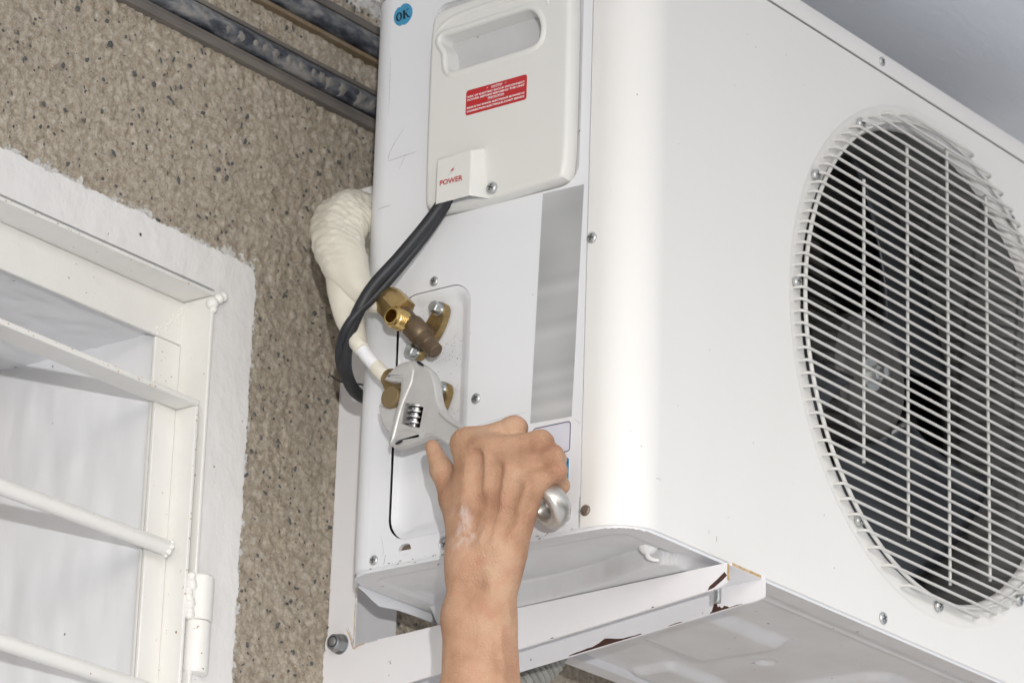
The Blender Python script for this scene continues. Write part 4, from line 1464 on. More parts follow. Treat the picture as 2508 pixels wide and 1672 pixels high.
M['brassnut'] = mat('brass_nut', (0.56, 0.39, 0.17), 0.34, metal=0.9, var=0.5, vscale=90, vcol=(0.38, 0.26, 0.11))
v1 = valve(0, 0, False)
v2 = valve(-0.0070, -0.0775, True)

# ================================================================== BRACKET
bk = thing('wall_bracket', 'white painted steel bracket under the air conditioner with rust-chipped edges', 'bracket', (0.14, WY, -0.2))
AX0, AX1, TH = 0.1150, 0.1680, 0.0026
FLP = [(-0.0230, 0), (0.4480, 0)]
def arm_top(y):
    return -0.0125 - 0.0310 * (y + 0.02)
def flange_poly(tip_y, tip_drop, cut_y, cut_drop):
    """side flange in (y, z): deeper towards the wall, rounded cut at the tip"""
    bot = lambda y: -0.0345 - 0.1115 * (y + 0.007)
    pts = [(tip_y, arm_top(tip_y))]
    pts += [(tip_y, arm_top(tip_y) - tip_drop)]
    for k in range(1, 8):
        t = R(90 * k / 8)
        ya = tip_y + (cut_y - tip_y) * (1 - math.cos(t))
        za = (arm_top(tip_y) - tip_drop) + (bot(cut_y) - (arm_top(tip_y) - tip_drop)) * math.sin(t)
        pts.append((ya, za))
    pts += [(cut_y + (0.437 - cut_y) * k / 12, bot(cut_y + (0.437 - cut_y) * k / 12)) for k in range(0, 13)]
    return pts, bot
pf, botf = flange_poly(-0.0225, 0.0140, 0.0010, 0.0)
# front flange: rounded ear at the wall with the bolt in it
ear = [(0.4375, -0.030)]
for k in range(0, 11):
    t = R(-20 + 145 * k / 10)
    ear.append((0.4170 + 0.0165 * math.cos(t), -0.0225 + 0.0165 * math.sin(t)))
ear += [(0.4030, -0.0180), (0.4005, -0.0275), (0.3980, -0.0310), (0.3930, -0.0290), (0.3850, -0.0275)]
fl = pf[1:] + ear + [(0.30, arm_top(0.30)), (0.1, arm_top(0.1)), (-0.0225, arm_top(-0.0225))]
am = MB()
plate(am, fl, [], SIDE, AX0, AX0 + TH)
pr_, botr = flange_poly(-0.0270, 0.0175, -0.0040, 0.0)
fr = pr_[1:] + [(0.43, arm_top(0.43)), (0.1, arm_top(0.1)), (-0.0270, arm_top(-0.0270))]
plate(am, fr, [], SIDE, AX1 - TH, AX1)
n = 10
tops = []
for (x, d) in ((AX0 + TH, 0), (AX1 - TH, 0)):
    tops.append([(x, y, arm_top(y)) for y in np.linspace(-0.0245, 0.372, n)])
lo_ = [[(p[0], p[1], p[2] - TH) for p in l] for l in tops]
am.rings([tops[0] + tops[1][::-1], lo_[0] + lo_[1][::-1]], (False, False))
for (la, lb_) in ((tops[0], tops[1]), (lo_[0], lo_[1])):
    am.rings([la, lb_], (False, False), closed=False)
arm = am.build('arm', M['bracket'], bk, smooth=30)
up = MB()
up.box((0.1180, 0.4005, -0.60), (0.1206, 0.4340, 0.437))
up.box((0.1206, 0.4278, -0.60), (0.2115, 0.4304, 0.437))
up.build('wall_strip', M['bracket'], bk, bevel=0.0008)
nb = MB()
nb.lathe((AX0, 0.4145, -0.0240), (-1, 0, 0), [(0.0, 0.0098), (0.0008, 0.0098), (0.0009, 0.0088), (0.0075, 0.0088), (0.0088, 0.0078)], n=36, hexes=(2, 3))
nutp = nb.build('nut', M['nut'], bk, smooth=30)
nb = MB()
nb.lathe((AX0 - 0.0085, 0.4145, -0.0240), (-1, 0, 0), [(0.0, 0.0078), (0.0028, 0.0074), (0.0036, 0.0066), (0.0036, 0.0055)], n=32, caps=(True, False))
nb.build('nut_collar', M['nut'], nutp, smooth=40)
nb = MB()
nb.lathe((AX0 - 0.0110, 0.4145, -0.0240), (-1, 0, 0), [(0.0, 0.0060), (0.0004, 0.0058)], n=28)
nb.build('nylon_insert', M['nylon'], nutp, smooth=40)
nb = MB()
nb.lathe((AX0 - 0.0110, 0.4145, -0.0240), (-1, 0, 0), [(0.0, 0.0044), (0.0014, 0.0043), (0.0018, 0.0038)], n=28)
nb.build('stud', M['nut'], nutp, smooth=40)
# bolt from the unit's foot down through the arm
tbm = MB()
prof = [(0, 0.0030)]
z = 0
while z < 0.021:
    prof += [(z + .0002, .0030), (z + .0006, .0036), (z + .001, .0030)]
    z += 0.0012
prof += [(0.0222, 0.0034), (0.0228, 0.0026)]
tbm.lathe((0.1400, 0.0050, arm_top(0.005) - TH), (0, 0, -1), prof, n=18)
tbm.lathe((0.1400, 0.0050, arm_top(0.005) - TH), (0, 0, -1), [(0.0002, 0.0062), (0.0055, 0.0062)], n=24, hexes=(0, 1))
tbm.build('fixing_bolt', M['zinc'], bk, smooth=40)
# rust chips along the edges
ru = MB()
def chip(x, pts):
    plate(ru, pts, [], SIDE, x - 0.0003, x + 0.0002)
def edge_chip(x, bot, ya, yb, hmax, peak=None):
    n = 12
    lo_p = [(ya + (yb - ya) * k / n, bot(ya + (yb - ya) * k / n) + 0.0002) for k in range(n + 1)]
    hi_p = []
    for k in range(n, -1, -1):
        t = k / n
        y = ya + (yb - ya) * t
        hh = hmax * (0.25 + 0.3 * random.random()) * math.sin(math.pi * min(max(t, .03), .97)) ** .5
        if peak is not None:
            hh += hmax * max(0, 1 - abs(t - peak) / 0.16)
        hi_p.append((y, bot(y) + 0.0003 + hh))
    chip(x, lo_p + hi_p)
xr = AX1 - TH
edge_chip(xr, botr, 0.105, 0.185, 0.0050, 0.48)
edge_chip(xr, botr, 0.010, 0.030, 0.0075, 0.75)
edge_chip(xr, botr, -0.004, 0.010, 0.0012)
edge_chip(xr, botr, 0.060, 0.075, 0.0015)
edge_chip(AX0, botf, 0.23, 0.235, 0.0012)
edge_chip(AX0, botf, 0.055, 0.058, 0.0016)
edge_chip(AX0, botf, 0.165, 0.168, 0.0014)
chip(AX0, [(0.4360, -0.0440), (0.4375, -0.0440), (0.4375, -0.0560), (0.4350, -0.0550), (0.4345, -0.0500)])
chip(AX0, [(-0.0222, -0.0240), (-0.0175, -0.0275), (-0.0085, -0.0330), (-0.0020, -0.0346), (-0.0040, -0.0310), (-0.0120, -0.0260), (-0.0195, -0.0205)])
ru.build('rust_chip', M['rust'], arm, smooth=0, kind='stuff')
re_ = MB()
def stain(x, pts, wd):
    P = smooth_path(pts, 20)
    a_, b_ = [], []
    for i, p in enumerate(P):
        t = P[min(i + 1, 20)] - P[max(i - 1, 0)]
        nn = np.array([-t[1], t[0]]) / (np.linalg.norm(t) + 1e-9)
        k = wd * random.uniform(0.5, 1.2)
        a_.append(SIDE(*(p + nn * k), x))
        b_.append(SIDE(*(p - nn * k), x))
    re_.rings([a_, b_], (False, False), closed=False)
stain(AX0 - .0003, [(0.4080, -0.0105), (0.4030, -0.0185), (0.4003, -0.0272), (0.3978, -0.0306), (0.3930, -0.0288), (0.3850, -0.0274)], 0.0007)
stain(0.1177, [(0.4010, 0.03), (0.4011, 0.01), (0.4010, -0.01), (0.4011, -0.026)], 0.0005)
re_.box((AX0 + .004, -0.0249, arm_top(-.025) - 0.0021), (AX1 - 0.004, -0.0240, arm_top(-.025) + 0.0004))
re_.box((AX0 - .0001, -0.0229, arm_top(-.0225) - 0.0155), (AX0 + 0.0027, -0.0222, arm_top(-.0225) - 0.001))
re_.build('rust_stain', M['rustedge'], arm, smooth=0, kind='stuff')

# ================================================================== PIPES AND CABLE
pipe = thing('insulated_pipe', 'thick cream taped refrigerant pipe bending out behind the air conditioner', 'pipe', (0.05, 0.36, 0.37))
ctrl = [(0.120, 0.370, 0.376, 0.0285), (0.055, 0.3570, 0.3660, 0.0290), (0.010, 0.3450, 0.3500, 0.0280), (-0.014, 0.3310, 0.3210, 0.0240), (-0.026, 0.3100, 0.2870, 0.0205), (-0.030, 0.2900, 0.2610, 0.0160), (-0.027, 0.2740, 0.2460, 0.0115), (-0.022, 0.2620, 0.2400, 0.0085)]
P = smooth_path(ctrl, 260)
def wrinkle(i, a_):
    s = i / 260
    ca, sa = math.cos(a_), math.sin(a_)
    q = vnoise(np.array([s * 52 + 3.0 * ca]), np.array([1.2 * sa + 9]), 71)[0]
    q = 1 - abs(2 * q - 1)
    q2 = vnoise(np.array([s * 110 + 4 * sa]), np.array([1.5 * ca + 5]), 73)[0] - .5
    q3 = vnoise(np.array([s * 7 + 3]), np.array([2.6 * ca + 9]), 75)[0] + vnoise(np.array([s * 7 + 31]), np.array([2.6 * sa + 9]), 76)[0] - 1
    big = min(1.0, max(0.0, (0.62 - s) / 0.15))
    return (0.115 * (q ** 2 - .45) + 0.05 * q2) * big + 0.13 * q3
pm = MB()
pm.tube([tuple(p[:3]) for p in P], [p[3] for p in P], 56, wob=wrinkle)
pm.build('tape_wrap', M['tape'], pipe, smooth=60)
ctrl = [(-0.024, 0.3170, 0.2820, 0.0150), (-0.028, 0.3060, 0.2560, 0.0155), (-0.032, 0.2960, 0.2280, 0.0125), (-0.034, 0.2845, 0.2062, 0.0088), (-0.033, 0.2785, 0.1968, 0.0072)]
P = smooth_path(ctrl, 60)
pm = MB()
pm.tube([tuple(p[:3]) for p in P], [p[3] for p in P], 36, wob=lambda i, a_: 0.16 * (vnoise(np.array([i * .11 + a_ * 1.5]), np.array([a_ * 1.3]), 77)[0] - .5))
pm.build('tape_wrap', M['tape'], pipe, smooth=60)
pm = MB()
P = smooth_path([(-0.033, 0.2795, 0.1978, 0.0062), (-0.031, 0.2725, 0.1880, 0.0062), (-0.028, 0.2650, 0.1790, 0.0062)], 16)
pm.tube([tuple(p[:3]) for p in P], [p[3] for p in P], 22)
pm.build('bare_pipe', M['whitepipe'], pipe)
pm = MB()
P = smooth_path([(-0.0285, 0.2665, 0.1808, 0.0068), (-0.026, 0.2590, 0.1720, 0.0070), (-0.022, 0.2500, 0.1630, 0.0068), (-0.018, 0.243, 0.156, 0.006)], 16)
pm.tube([tuple(p[:3]) for p in P], [p[3] for p in P], 22, wob=lambda i, a_: 0.1 * (vnoise(np.array([i * .4]), np.array([a_]), 79)[0] - .5))
pm.build('tape_wrap', M['tape'], pipe, smooth=60)

cab = thing('power_cable', 'black rubber power cable looping from the power box past the taped pipe', 'cable', (-0.03, 0.30, 0.2))
ctrl = [(-0.0165, 0.1880, 0.3520), (-0.0170, 0.1965, 0.3400), (-0.0180, 0.2058, 0.3275), (-0.0220, 0.2205, 0.3078), (-0.0320, 0.2410, 0.2790), (-0.0420, 0.2640, 0.2500), (-0.0440, 0.2810, 0.2220), (-0.0350, 0.2960, 0.2030), (-0.0120, 0.3150, 0.1890), (0.030, 0.3360, 0.1840), (0.08, 0.345, 0.19)]
P = smooth_path(ctrl, 90)
cmn = MB()
cmn.tube([tuple(p) for p in P], 0.0059, 20)
cmn.build('cable_cord', M['cable'], cab, smooth=60)
ctrl = [(-0.0135, 0.1875, 0.3500), (-0.0130, 0.1965, 0.3380), (-0.0130, 0.2065, 0.3250), (-0.0160, 0.2205, 0.3050), (-0.0260, 0.2400, 0.2750), (-0.0370, 0.2620, 0.2455), (-0.0490, 0.2800, 0.2210), (-0.0430, 0.2965, 0.2050), (-0.0180, 0.3170, 0.1925), (0.030, 0.3400, 0.1880), (0.08, 0.35, 0.195)]
P = smooth_path(ctrl, 90)
cmn = MB()
cmn.tube([tuple(p) for p in P], 0.0040, 16)
cmn.build('cable_cord', M['cable'], cab, smooth=60)
cmn = MB()
P = smooth_path([(0.02, 0.360, 0.2030), (0.012, 0.345, 0.1930), (0.012, 0.330, 0.1880), (0.02, 0.318, 0.1860)], 16)
cmn.tube([tuple(p) for p in P], 0.0009, 8)
cmn.build('thin_wire', M['cable'], cab, smooth=60)

# corrugated drain hose under the pan
ho = thing('drain_hose', 'grey corrugated drain hose hanging in the shade under the unit', 'hose', (0.30, 0.30, -0.03))
P = smooth_path([(0.300, 0.3000, 0.0060), (0.292, 0.3050, -0.018), (0.270, 0.3180, -0.040), (0.235, 0.3400, -0.066), (0.205, 0.36, -0.10)], 110)
hm = MB()
hm.tube([tuple(p) for p in P], [0.0125 + 0.0016 * math.sin(i * 1.35) for i in range(111)], 22)
hm.build('hose_body', M['hose'], ho, smooth=60)

# ================================================================== WRENCH
wr = thing('adjustable_wrench', 'steel adjustable wrench gripping the lower brass valve, held by the hand', 'wrench', (-0.042, 0.15, 0.08))
SH = (0.0062, 0.0033)
mv = lambda l: [(a_ + SH[0], b_ + SH[1]) for a_, b_ in l]
XN, XF = -0.0480, -0.0365
head = mv([(0.2335, 0.1535), (0.2283, 0.1586), (0.2201, 0.1641), (0.2124, 0.1658), (0.2032, 0.1655), (0.1953, 0.1633), (0.1872, 0.1578), (0.1811, 0.1524), (0.1776, 0.1469), (0.1746, 0.1378), (0.1729, 0.1300), (0.1706, 0.1211), (0.1657, 0.1127), (0.1589, 0.1051),
           (0.1484, 0.0975), (0.1373, 0.0893), (0.0950, 0.0580), (0.0590, 0.0315), (0.0470, 0.0150),
           (0.0620, 0.0075), (0.0740, 0.0165), (0.1100, 0.0440), (0.1524, 0.0750), (0.1617, 0.0820), (0.1722, 0.0880), (0.1838, 0.0890), (0.1928, 0.0885), (0.2017, 0.0872), (0.2146, 0.0864), (0.2226, 0.0889), (0.2251, 0.0925),
           (0.2233, 0.1018), (0.2202, 0.1173), (0.2162, 0.1284), (0.2142, 0.1391), (0.2140, 0.1470), (0.2240, 0.1492)])
win_w = mv([(0.2072, 0.1268), (0.1862, 0.1186), (0.1896, 0.1000), (0.2106, 0.1074)])
def resample_open(p, k=3):
    out = []
    for i in range(len(p)):
        a_, b_ = p[i], p[(i + 1) % len(p)]
        for j in range(k):
            t = j / k
            out.append((a_[0] + (b_[0] - a_[0]) * t, a_[1] + (b_[1] - a_[1]) * t))
    return out
bm_ = MB()
hd = resample_open(head, 2)
e1 = offset(hd, -0.0016)
fill(bm_, e1, [win_w], lambda a_, b_: SIDE(a_, b_, XN))
fill(bm_, e1, [win_w], lambda a_, b_: SIDE(a_, b_, XF))
bm_.rings([[SIDE(a_, b_, XN) for a_, b_ in e1], [SIDE(a_, b_, XN + 0.0005) for a_, b_ in offset(hd, -0.0006)], [SIDE(a_, b_, XN + 0.0016) for a_, b_ in hd],
           [SIDE(a_, b_, XF - 0.0016) for a_, b_ in hd], [SIDE(a_, b_, XF - 0.0005) for a_, b_ in offset(hd, -0.0006)], [SIDE(a_, b_, XF) for a_, b_ in e1]], (False, False))
bm_.rings([[SIDE(a_, b_, XN) for a_, b_ in win_w], [SIDE(a_, b_, XF) for a_, b_ in win_w]], (False, False))
body_w = bm_.build('wrench_body', M['steel'], wr, smooth=35)
# raised rim of the handle (I-section) : two ribs and the shoulder facet
rb = MB()
def rib(pts, r):
    PP = smooth_path([(XN - 0.0001, a_, b_) for a_, b_ in mv(pts)], 24)
    rb.tube([tuple(p) for p in PP], r, 10)
rib([(0.1665, 0.1105), (0.1590, 0.1030), (0.1470, 0.0945), (0.1360, 0.0865), (0.0950, 0.0560), (0.0600, 0.0300)], 0.0021)
rib([(0.1820, 0.0910), (0.1720, 0.0902), (0.1610, 0.0840), (0.1515, 0.0765), (0.1100, 0.0460), (0.0740, 0.0190)], 0.0021)
rb.build('handle_rib', M['steel'], body_w, smooth=60)
# thick shoulder over the movable jaw, raised face of the fixed jaw
sh_ = MB()
sh_o = closed_smooth(mv([(0.2300, 0.1545), (0.2150, 0.1640), (0.2030, 0.1640), (0.1980, 0.1560), (0.2000, 0.1440), (0.2080, 0.1290), (0.2120, 0.1180), (0.2180, 0.0960), (0.2215, 0.0910), (0.2235, 0.0945), (0.2215, 0.1030), (0.2185, 0.1170), (0.2140, 0.1290), (0.2120, 0.1400), (0.2120, 0.1495)]), 90, 0)
sh_.rings([[SIDE(a_, b_, XN + 0.0005) for a_, b_ in sh_o], [SIDE(a_, b_, XN - 0.0009) for a_, b_ in offset(sh_o, -0.0008)], [SIDE(a_, b_, XN - 0.0013) for a_, b_ in offset(sh_o, -0.0020)]], (False, True))
sh_.build('jaw_face', M['steel'], body_w, smooth=50)
lw = MB()
lw_o = closed_smooth(mv([(0.2195, 0.0905), (0.2110, 0.1040), (0.1950, 0.0985), (0.1840, 0.0915), (0.1900, 0.0900), (0.2010, 0.0885), (0.2130, 0.0880)]), 50, 2)
lw.rings([[SIDE(a_, b_, XN + 0.0005) for a_, b_ in lw_o], [SIDE(a_, b_, XN - 0.0012) for a_, b_ in offset(lw_o, -0.0012)], [SIDE(a_, b_, XN - 0.0016) for a_, b_ in offset(lw_o, -0.0030)]], (False, True))
lw.build('head_shoulder', M['steel'], body_w, smooth=50)
# dark holes in the head edge
dh = MB()
def hole(c, ra, rb_, ang):
    pts = []
    for k in range(20):
        t = 2 * math.pi * k / 20
        u, v_ = ra * math.cos(t), rb_ * math.sin(t)
        pts.append((c[0] + SH[0] + u * math.cos(ang) - v_ * math.sin(ang), c[1] + SH[1] + u * math.sin(ang) + v_ * math.cos(ang)))
    fill(dh, pts, [], lambda a_, b_: SIDE(a_, b_, XN - 0.0018))
hole((0.1905, 0.1597), 0.0052, 0.0014, R(34))
dh.build('pin_hole', M['dark'], body_w, smooth=0)
dh = MB()
hole((0.2110, 0.0898), 0.0045, 0.0014, R(-8))
dh.build('pin_hole', M['dark'], body_w, smooth=0)
# movable jaw
jm = MB()
jw = mv([(0.2402, 0.1310), (0.2340, 0.1290), (0.2185, 0.1248), (0.2140, 0.1230), (0.2120, 0.1100), (0.2150, 0.1000), (0.2200, 0.0960), (0.2239, 0.1003), (0.2287, 0.1049), (0.2343, 0.1124), (0.2381, 0.1216)])
je = offset(resample_open(jw, 3), -0.0012)
jw2 = resample_open(jw, 3)
jm.rings([[SIDE(a_, b_, XN + 0.0016) for a_, b_ in je], [SIDE(a_, b_, XN + 0.0030) for a_, b_ in jw2], [SIDE(a_, b_, XF - 0.0030) for a_, b_ in jw2], [SIDE(a_, b_, XF - 0.0016) for a_, b_ in je]], (True, True))
jm.build('movable_jaw', M['steel'], wr, smooth=35)
# worm screw
wm = MB()
wa, wb2 = Vector(SIDE(0.1957 + SH[0], 0.1232 + SH[1], -0.0445)), Vector(SIDE(0.1990 + SH[0], 0.1030 + SH[1], -0.0445))
axw = (wb2 - wa)
Lw = axw.length
prof = [(0, 0.0048)]
nn_ = 4
for k in range(nn_):
    t0, t1 = Lw * (k + 0.12) / nn_, Lw * (k + 0.62) / nn_
    prof += [(t0, 0.0050), (t0 + .0006, 0.0084), (t1 - .0006, 0.0084), (t1, 0.0050)]
prof += [(Lw, 0.0048)]
wm.lathe(wa, axw, prof, n=28)
wm.build('worm_screw', M['worm'], wr, smooth=35)
wd = MB()
fill(wd, offset(win_w, 0.001), [], lambda a_, b_: SIDE(a_, b_, XF - 0.001))
wd.build('worm_pocket', M['dark'], wr, smooth=0)
# ring end with its hanging hole
rg = MB()
rc_ = Vector(SIDE(0.0480 + SH[0], 0.0075 + SH[1], (XN + XF) / 2))
rax = (RIGHT * -0.74 + DOWN * 0.42 - FWD * 0.53).normalized()
rg.lathe(rc_, rax, [(-0.0070, 0.0095), (-0.0090, 0.0120), (-0.0090, 0.0175), (-0.005, 0.0203), (0.005, 0.0203), (0.0090, 0.0175), (0.0090, 0.0120), (0.0070, 0.0095), (-0.0070, 0.0095)], n=48, caps=(False, False))
rg.build('ring_end', M['steelp'], wr, smooth=60)

# ================================================================== HAND
D0 = 3.285
CAMP = Vector((-2.51248868, -1.83096354, -0.96454282))
FPX = 9352.0
def frame_point(u, v):
    return CAMP + (FWD + RIGHT * ((u - 1254) / FPX) + DOWN * ((v - 836) / FPX)) * D0
ORG = frame_point(1200, 1170)
per = bpy.data.objects.new('person', None)
COL.objects.link(per)
per.matrix_world = Matrix((
    (RIGHT.x, -DOWN.x, -FWD.x, ORG.x),
    (RIGHT.y, -DOWN.y, -FWD.y, ORG.y),
    (RIGHT.z, -DOWN.z, -FWD.z, ORG.z),
    (0, 0, 0, 1)))
per['label'] = 'bare right forearm and hand of a person gripping the wrench handle from below'
per['category'] = 'person'
per.empty_display_size = 0.05

K = 1 / 2848.0
def hp(u, v, c):
    return np.array([(u - 1200) * K, (1170 - v) * K, c], np.float32)
RES = 0.00115
lo3 = np.array([-0.075, -0.235, -0.050], np.float32)
hi3 = np.array([0.085, 0.072, 0.115], np.float32)
dims = np.ceil((hi3 - lo3) / RES).astype(int)
ax_ = [lo3[i] + RES * np.arange(dims[i], dtype=np.float32) for i in range(3)]
BIG = np.float32(0.05)
def cap_field(p, q, r0, r1, margin=0.022):
    """distance to a tapered capsule, evaluated only in its own box"""
    p, q = np.asarray(p, np.float32), np.asarray(q, np.float32)
    rm = max(r0, r1) + margin
    mn, mx = np.minimum(p, q) - rm, np.maximum(p, q) + rm
    sl = []
    for i in range(3):
        a_ = int(np.clip(np.floor((mn[i] - lo3[i]) / RES), 0, dims[i]))
        b_ = int(np.clip(np.ceil((mx[i] - lo3[i]) / RES), 0, dims[i]))
        sl.append(slice(a_, b_))
    X, Y, Z_ = np.meshgrid(ax_[0][sl[0]], ax_[1][sl[1]], ax_[2][sl[2]], indexing='ij')
    d = q - p
    L2 = float(d @ d) + 1e-12
    t = np.clip(((X - p[0]) * d[0] + (Y - p[1]) * d[1] + (Z_ - p[2]) * d[2]) / L2, 0, 1)
    dx, dy, dz = X - (p[0] + t * d[0]), Y - (p[1] + t * d[1]), Z_ - (p[2] + t * d[2])
    return tuple(sl), np.sqrt(dx * dx + dy * dy + dz * dz) - (r0 + (r1 - r0) * t)
def smin(a_, b_, k):
    hh = np.maximum(k - np.abs(a_ - b_), 0) / k
    return np.minimum(a_, b_) - hh * hh * k * 0.25
def union(caps, k):
    F = np.full(tuple(dims), BIG, np.float32)
    for (p, q, r0, r1) in caps:
        sl, d = cap_field(p, q, r0, r1)
        F[sl] = smin(F[sl], d, k)
    return F
# joints (image position of the joint, height towards the viewer)
I1, I2 = hp(1143, 1086, 0.0080), hp(1258, 1046, 0.0075)
M1, M2 = hp(1188, 1104, 0.0250), hp(1322, 1080, 0.0230)
R1, R2 = hp(1240, 1142, 0.0365), hp(1350, 1114, 0.0310)
P1, P2 = hp(1286, 1190, 0.0455), hp(1360, 1150, 0.0395)
wristL, wristR = hp(1142, 1352, 0.0380), hp(1232, 1352, 0.0480)
I3, I4 = I2 + np.array([.003, -.001, -.026], np.float32), I2 + np.array([-.014, -.015, -.034], np.float32)
M3, M4 = M2 + np.array([.003, -.001, -.029], np.float32), M2 + np.array([-.016, -.017, -.038], np.float32)
R3, R4 = R2 + np.array([.004, -.004, -.027], np.float32), R2 + np.array([-.015, -.018, -.035], np.float32)
P3, P4 = P2 + np.array([.004, -.0125, -.016], np.float32), P2 + np.array([-.008, -.0225, -.024], np.float32)
T0, T1, T2, T3 = hp(1146, 1325, 0.0270), hp(1110, 1222, 0.0090), hp(1082, 1152, -0.0085), hp(1058, 1096, -0.0190)
w1, w2, w3, w4 = [wristL + (wristR - wristL) * t for t in (0.05, 0.36, 0.68, 0.98)]
palm = [(w1, I1, .0150, .0105), (w2, M1, .0150, .0112), (w3, R1, .0148, .0108), (w4, P1, .0142, .0102),
        (I1 + np.float32([0, 0, -.006]), M1 + np.float32([0, 0, -.006]), .0095, .0095), (M1 + np.float32([0, 0, -.006]), R1 + np.float32([0, 0, -.006]), .0095, .0095),
        (R1 + np.float32([0, 0, -.006]), P1 + np.float32([0, 0, -.006]), .0095, .009),
        (hp(1240, 1330, .043), hp(1282, 1228, .0430), .0170, .0125),
        (T0, hp(1140, 1190, .010), .014, .010)]
FA0, FA1 = hp(1146, 1396, .0390), hp(1222, 1400, .0450)
FB0, FB1 = hp(1146, 1700, .0620), hp(1204, 1700, .0640)
FM0, FM1 = hp(1142, 1500, .0480), hp(1200, 1500, .0520)
FC0, FC1 = hp(1138, 1850, .0740), hp(1210, 1850, .0760)
fore = [(wristL, FA0, .0155, .0148), (wristR, FA1, .0158, .0150), (FA0, FM0, .0148, .0188), (FA1, FM1, .0150, .0188), (FM0, FB0, .0188, .0228), (FM1, FB1, .0188, .0228), (FB0, FC0, .0228, .026), (FB1, FC1, .0228, .026),
        (FA0, FA1, .0148, .0150)]
F_palm = union(palm, 0.013)
F_fore = union(fore, 0.012)
F = smin(F_palm, F_fore, 0.012)
F_f = np.full(tuple(dims), BIG, np.float32)
for chain, rad in (((I1, I2, I3, I4), (.0106, .0098, .0088, .0080)), ((M1, M2, M3, M4), (.0110, .0101, .0090, .0081)),
                   ((R1, R2, R3, R4), (.0104, .0096, .0086, .0078)), ((P1, P2, P3, P4), (.0096, .0086, .0076, .0070))):
    Fi = union([(chain[k], chain[k + 1], rad[k] * (0.96 if k == 0 else 1), rad[k + 1] * (1 if k else 0.98)) for k in range(3)], 0.004)
    F_f = smin(F_f, Fi, 0.0075)
F = smin(F, F_f, 0.012)
F_t = union([(T0, T1, .0145, .0118), (T1, T2, .0112, .0096), (T2, T3, .0100, .0066)], 0.005)
F = smin(F, F_t, 0.009)
# knuckle heads, extensor tendons, veins, wrist bones
up_ = np.float32([0, 0, 1])
det = []
for a_, r_ in ((I1, .0072), (M1, .0080), (R1, .0076), (P1, .0068)):
    c_ = a_ + np.float32([0, 0, .0052])
    det.append((c_, c_ + np.float32([.003, .002, -.001]), r_, r_ * .85))
for a_, r_ in ((I2, .0062), (M2, .0064), (R2, .0062), (P2, .0056)):
    det.append((a_ + np.float32([-.001, 0, .0052]), a_ + np.float32([.003, .001, .0040]), r_, r_))
for a_, b_, l_, rr in ((I1, w1, .0100, .0030), (M1, w2, .0108, .0034), (R1, w3, .0104, .0030), (P1, w4, .0096, .0026)):
    p0, p1 = a_ + up_ * l_, a_ + (b_ - a_) * .80 + up_ * 0.0130
    det.append((p0, p1, rr * 1.0, rr * .6))
det.append((hp(1218, 1168, .0488), hp(1200, 1262, .0542), .0028, .0027))
det.append((hp(1200, 1262, .0542), hp(1178, 1330, .0560), .0027, .0020))
det.append((hp(1150, 1190, .0300), hp(1166, 1270, .0430), .0024, .0022))
det.append((hp(1188, 1330, .0560), hp(1212, 1470, .0640), .0026, .0030))
det.append((hp(1212, 1470, .0640), hp(1228, 1640, .0800), .0030, .0030))
det.append((hp(1160, 1340, .0500), hp(1150, 1480, .0600), .0024, .0026))
det.append((hp(1176, 1402, .0500), hp(1178, 1424, .0510), .0080, .0070))
det.append((hp(1246, 1420, .0440), hp(1256, 1780, .0700), .0050, .0080))

for (p, q, r0, r1) in det:
    sl, d = cap_field(p, q, r0, r1)
    F[sl] = smin(F[sl], d, 0.0065)
# skin sinks a little between the metacarpals
def carve(p, q, r0, r1, k):
    sl, d = cap_field(p, q, r0, r1, 0.03)
    F[sl] = -smin(-F[sl], d, k)
for a_, b_, wa_, wb_, dep in ((M1, R1, w2, w3, 1.0), (I1, M1, w1, w2, .7), (R1, P1, w3, w4, .7)):
    m0 = (a_ + b_) / 2
    m1 = (a_ + b_) * .25 + (wa_ + wb_) * .25
    m2 = (a_ + b_) * .12 + (wa_ + wb_) * .38
    carve(m0 + (m1 - m0) * .15 + np.float32([0, 0, .0192 - .0022 * dep]), m1 + np.float32([0, 0, .0208 - .0016 * dep]), .0062, .0060, 0.008)
    carve(m1 + np.float32([0, 0, .0208 - .0016 * dep]), m2 + np.float32([0, 0, .0225]), .0060, .0028, 0.009)

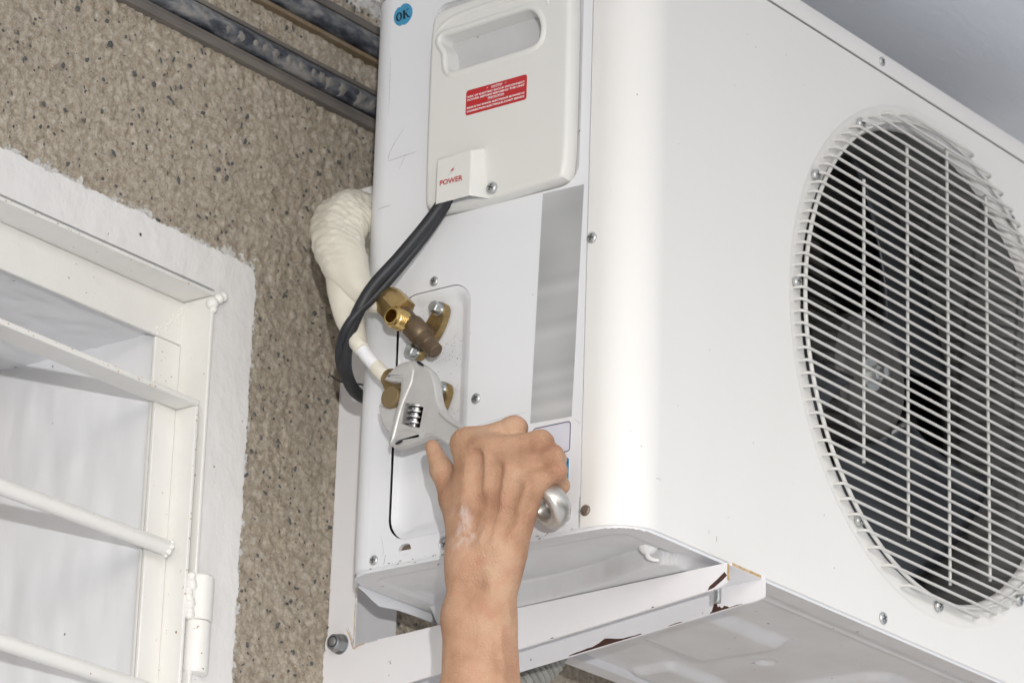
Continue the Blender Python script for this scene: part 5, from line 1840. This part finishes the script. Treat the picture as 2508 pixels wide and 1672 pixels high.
def surface_nets(F):
    S = F < 0
    n0, n1, n2 = F.shape
    def corner(A, i, j, k):
        return A[i:n0 - 1 + i, j:n1 - 1 + j, k:n2 - 1 + k]
    cnt = sum(corner(S, i, j, k).astype(np.int8) for i in (0, 1) for j in (0, 1) for k in (0, 1))
    act = (cnt > 0) & (cnt < 8)
    idx = np.argwhere(act)
    vid = np.full(act.shape, -1, np.int64)
    vid[act] = np.arange(len(idx))
    acc = np.zeros((len(idx), 3))
    num = np.zeros(len(idx))
    cs_ = [(i, j, k) for i in (0, 1) for j in (0, 1) for k in (0, 1)]
    for a_ in cs_:
        for axn in range(3):
            if a_[axn] == 1:
                continue
            b_ = list(a_)
            b_[axn] = 1
            fa = F[idx[:, 0] + a_[0], idx[:, 1] + a_[1], idx[:, 2] + a_[2]].astype(float)
            fb = F[idx[:, 0] + b_[0], idx[:, 1] + b_[1], idx[:, 2] + b_[2]].astype(float)
            cr = (fa < 0) != (fb < 0)
            t = np.where(cr, fa / np.where(cr, fa - fb, 1), 0)
            pos = np.tile(np.array(a_, float), (len(idx), 1))
            pos[:, axn] += t
            acc[cr] += pos[cr]
            num[cr] += 1
    V = lo3 + RES * (idx + acc / num[:, None])
    quads = []
    for axn in range(3):
        o1, o2 = [(1, 2), (2, 0), (0, 1)][axn]
        sl0 = [slice(None)] * 3
        sl1 = [slice(None)] * 3
        sl0[axn] = slice(0, F.shape[axn] - 1)
        sl1[axn] = slice(1, F.shape[axn])
        cr = S[tuple(sl0)] != S[tuple(sl1)]
        e_ = np.argwhere(cr)
        ok_ = (e_[:, o1] > 0) & (e_[:, o2] > 0) & (e_[:, o1] < F.shape[o1] - 1) & (e_[:, o2] < F.shape[o2] - 1)
        e_ = e_[ok_]
        q = []
        for d1, d2 in ((1, 1), (0, 1), (0, 0), (1, 0)):
            c_ = e_.copy()
            c_[:, o1] -= d1
            c_[:, o2] -= d2
            q.append(vid[c_[:, 0], c_[:, 1], c_[:, 2]])
        q = np.stack(q, 1)
        flip = S[e_[:, 0], e_[:, 1], e_[:, 2]]
        q[~flip] = q[~flip][:, ::-1]
        quads.append(q)
    Q = np.vstack(quads)
    return V, Q[(Q >= 0).all(1)]
HV, HQ = surface_nets(F)
me = bpy.data.meshes.new('hand_and_forearm')
me.from_pydata(HV.tolist(), [], HQ.tolist())
me.polygons.foreach_set('use_smooth', [True] * len(me.polygons))
me.materials.append(M['skin'])
ho_ = bpy.data.objects.new('hand_and_forearm', me)
COL.objects.link(ho_)
ho_.parent = per
md = ho_.modifiers.new('relax', 'SMOOTH')
md.factor = 0.5
md.iterations = 3
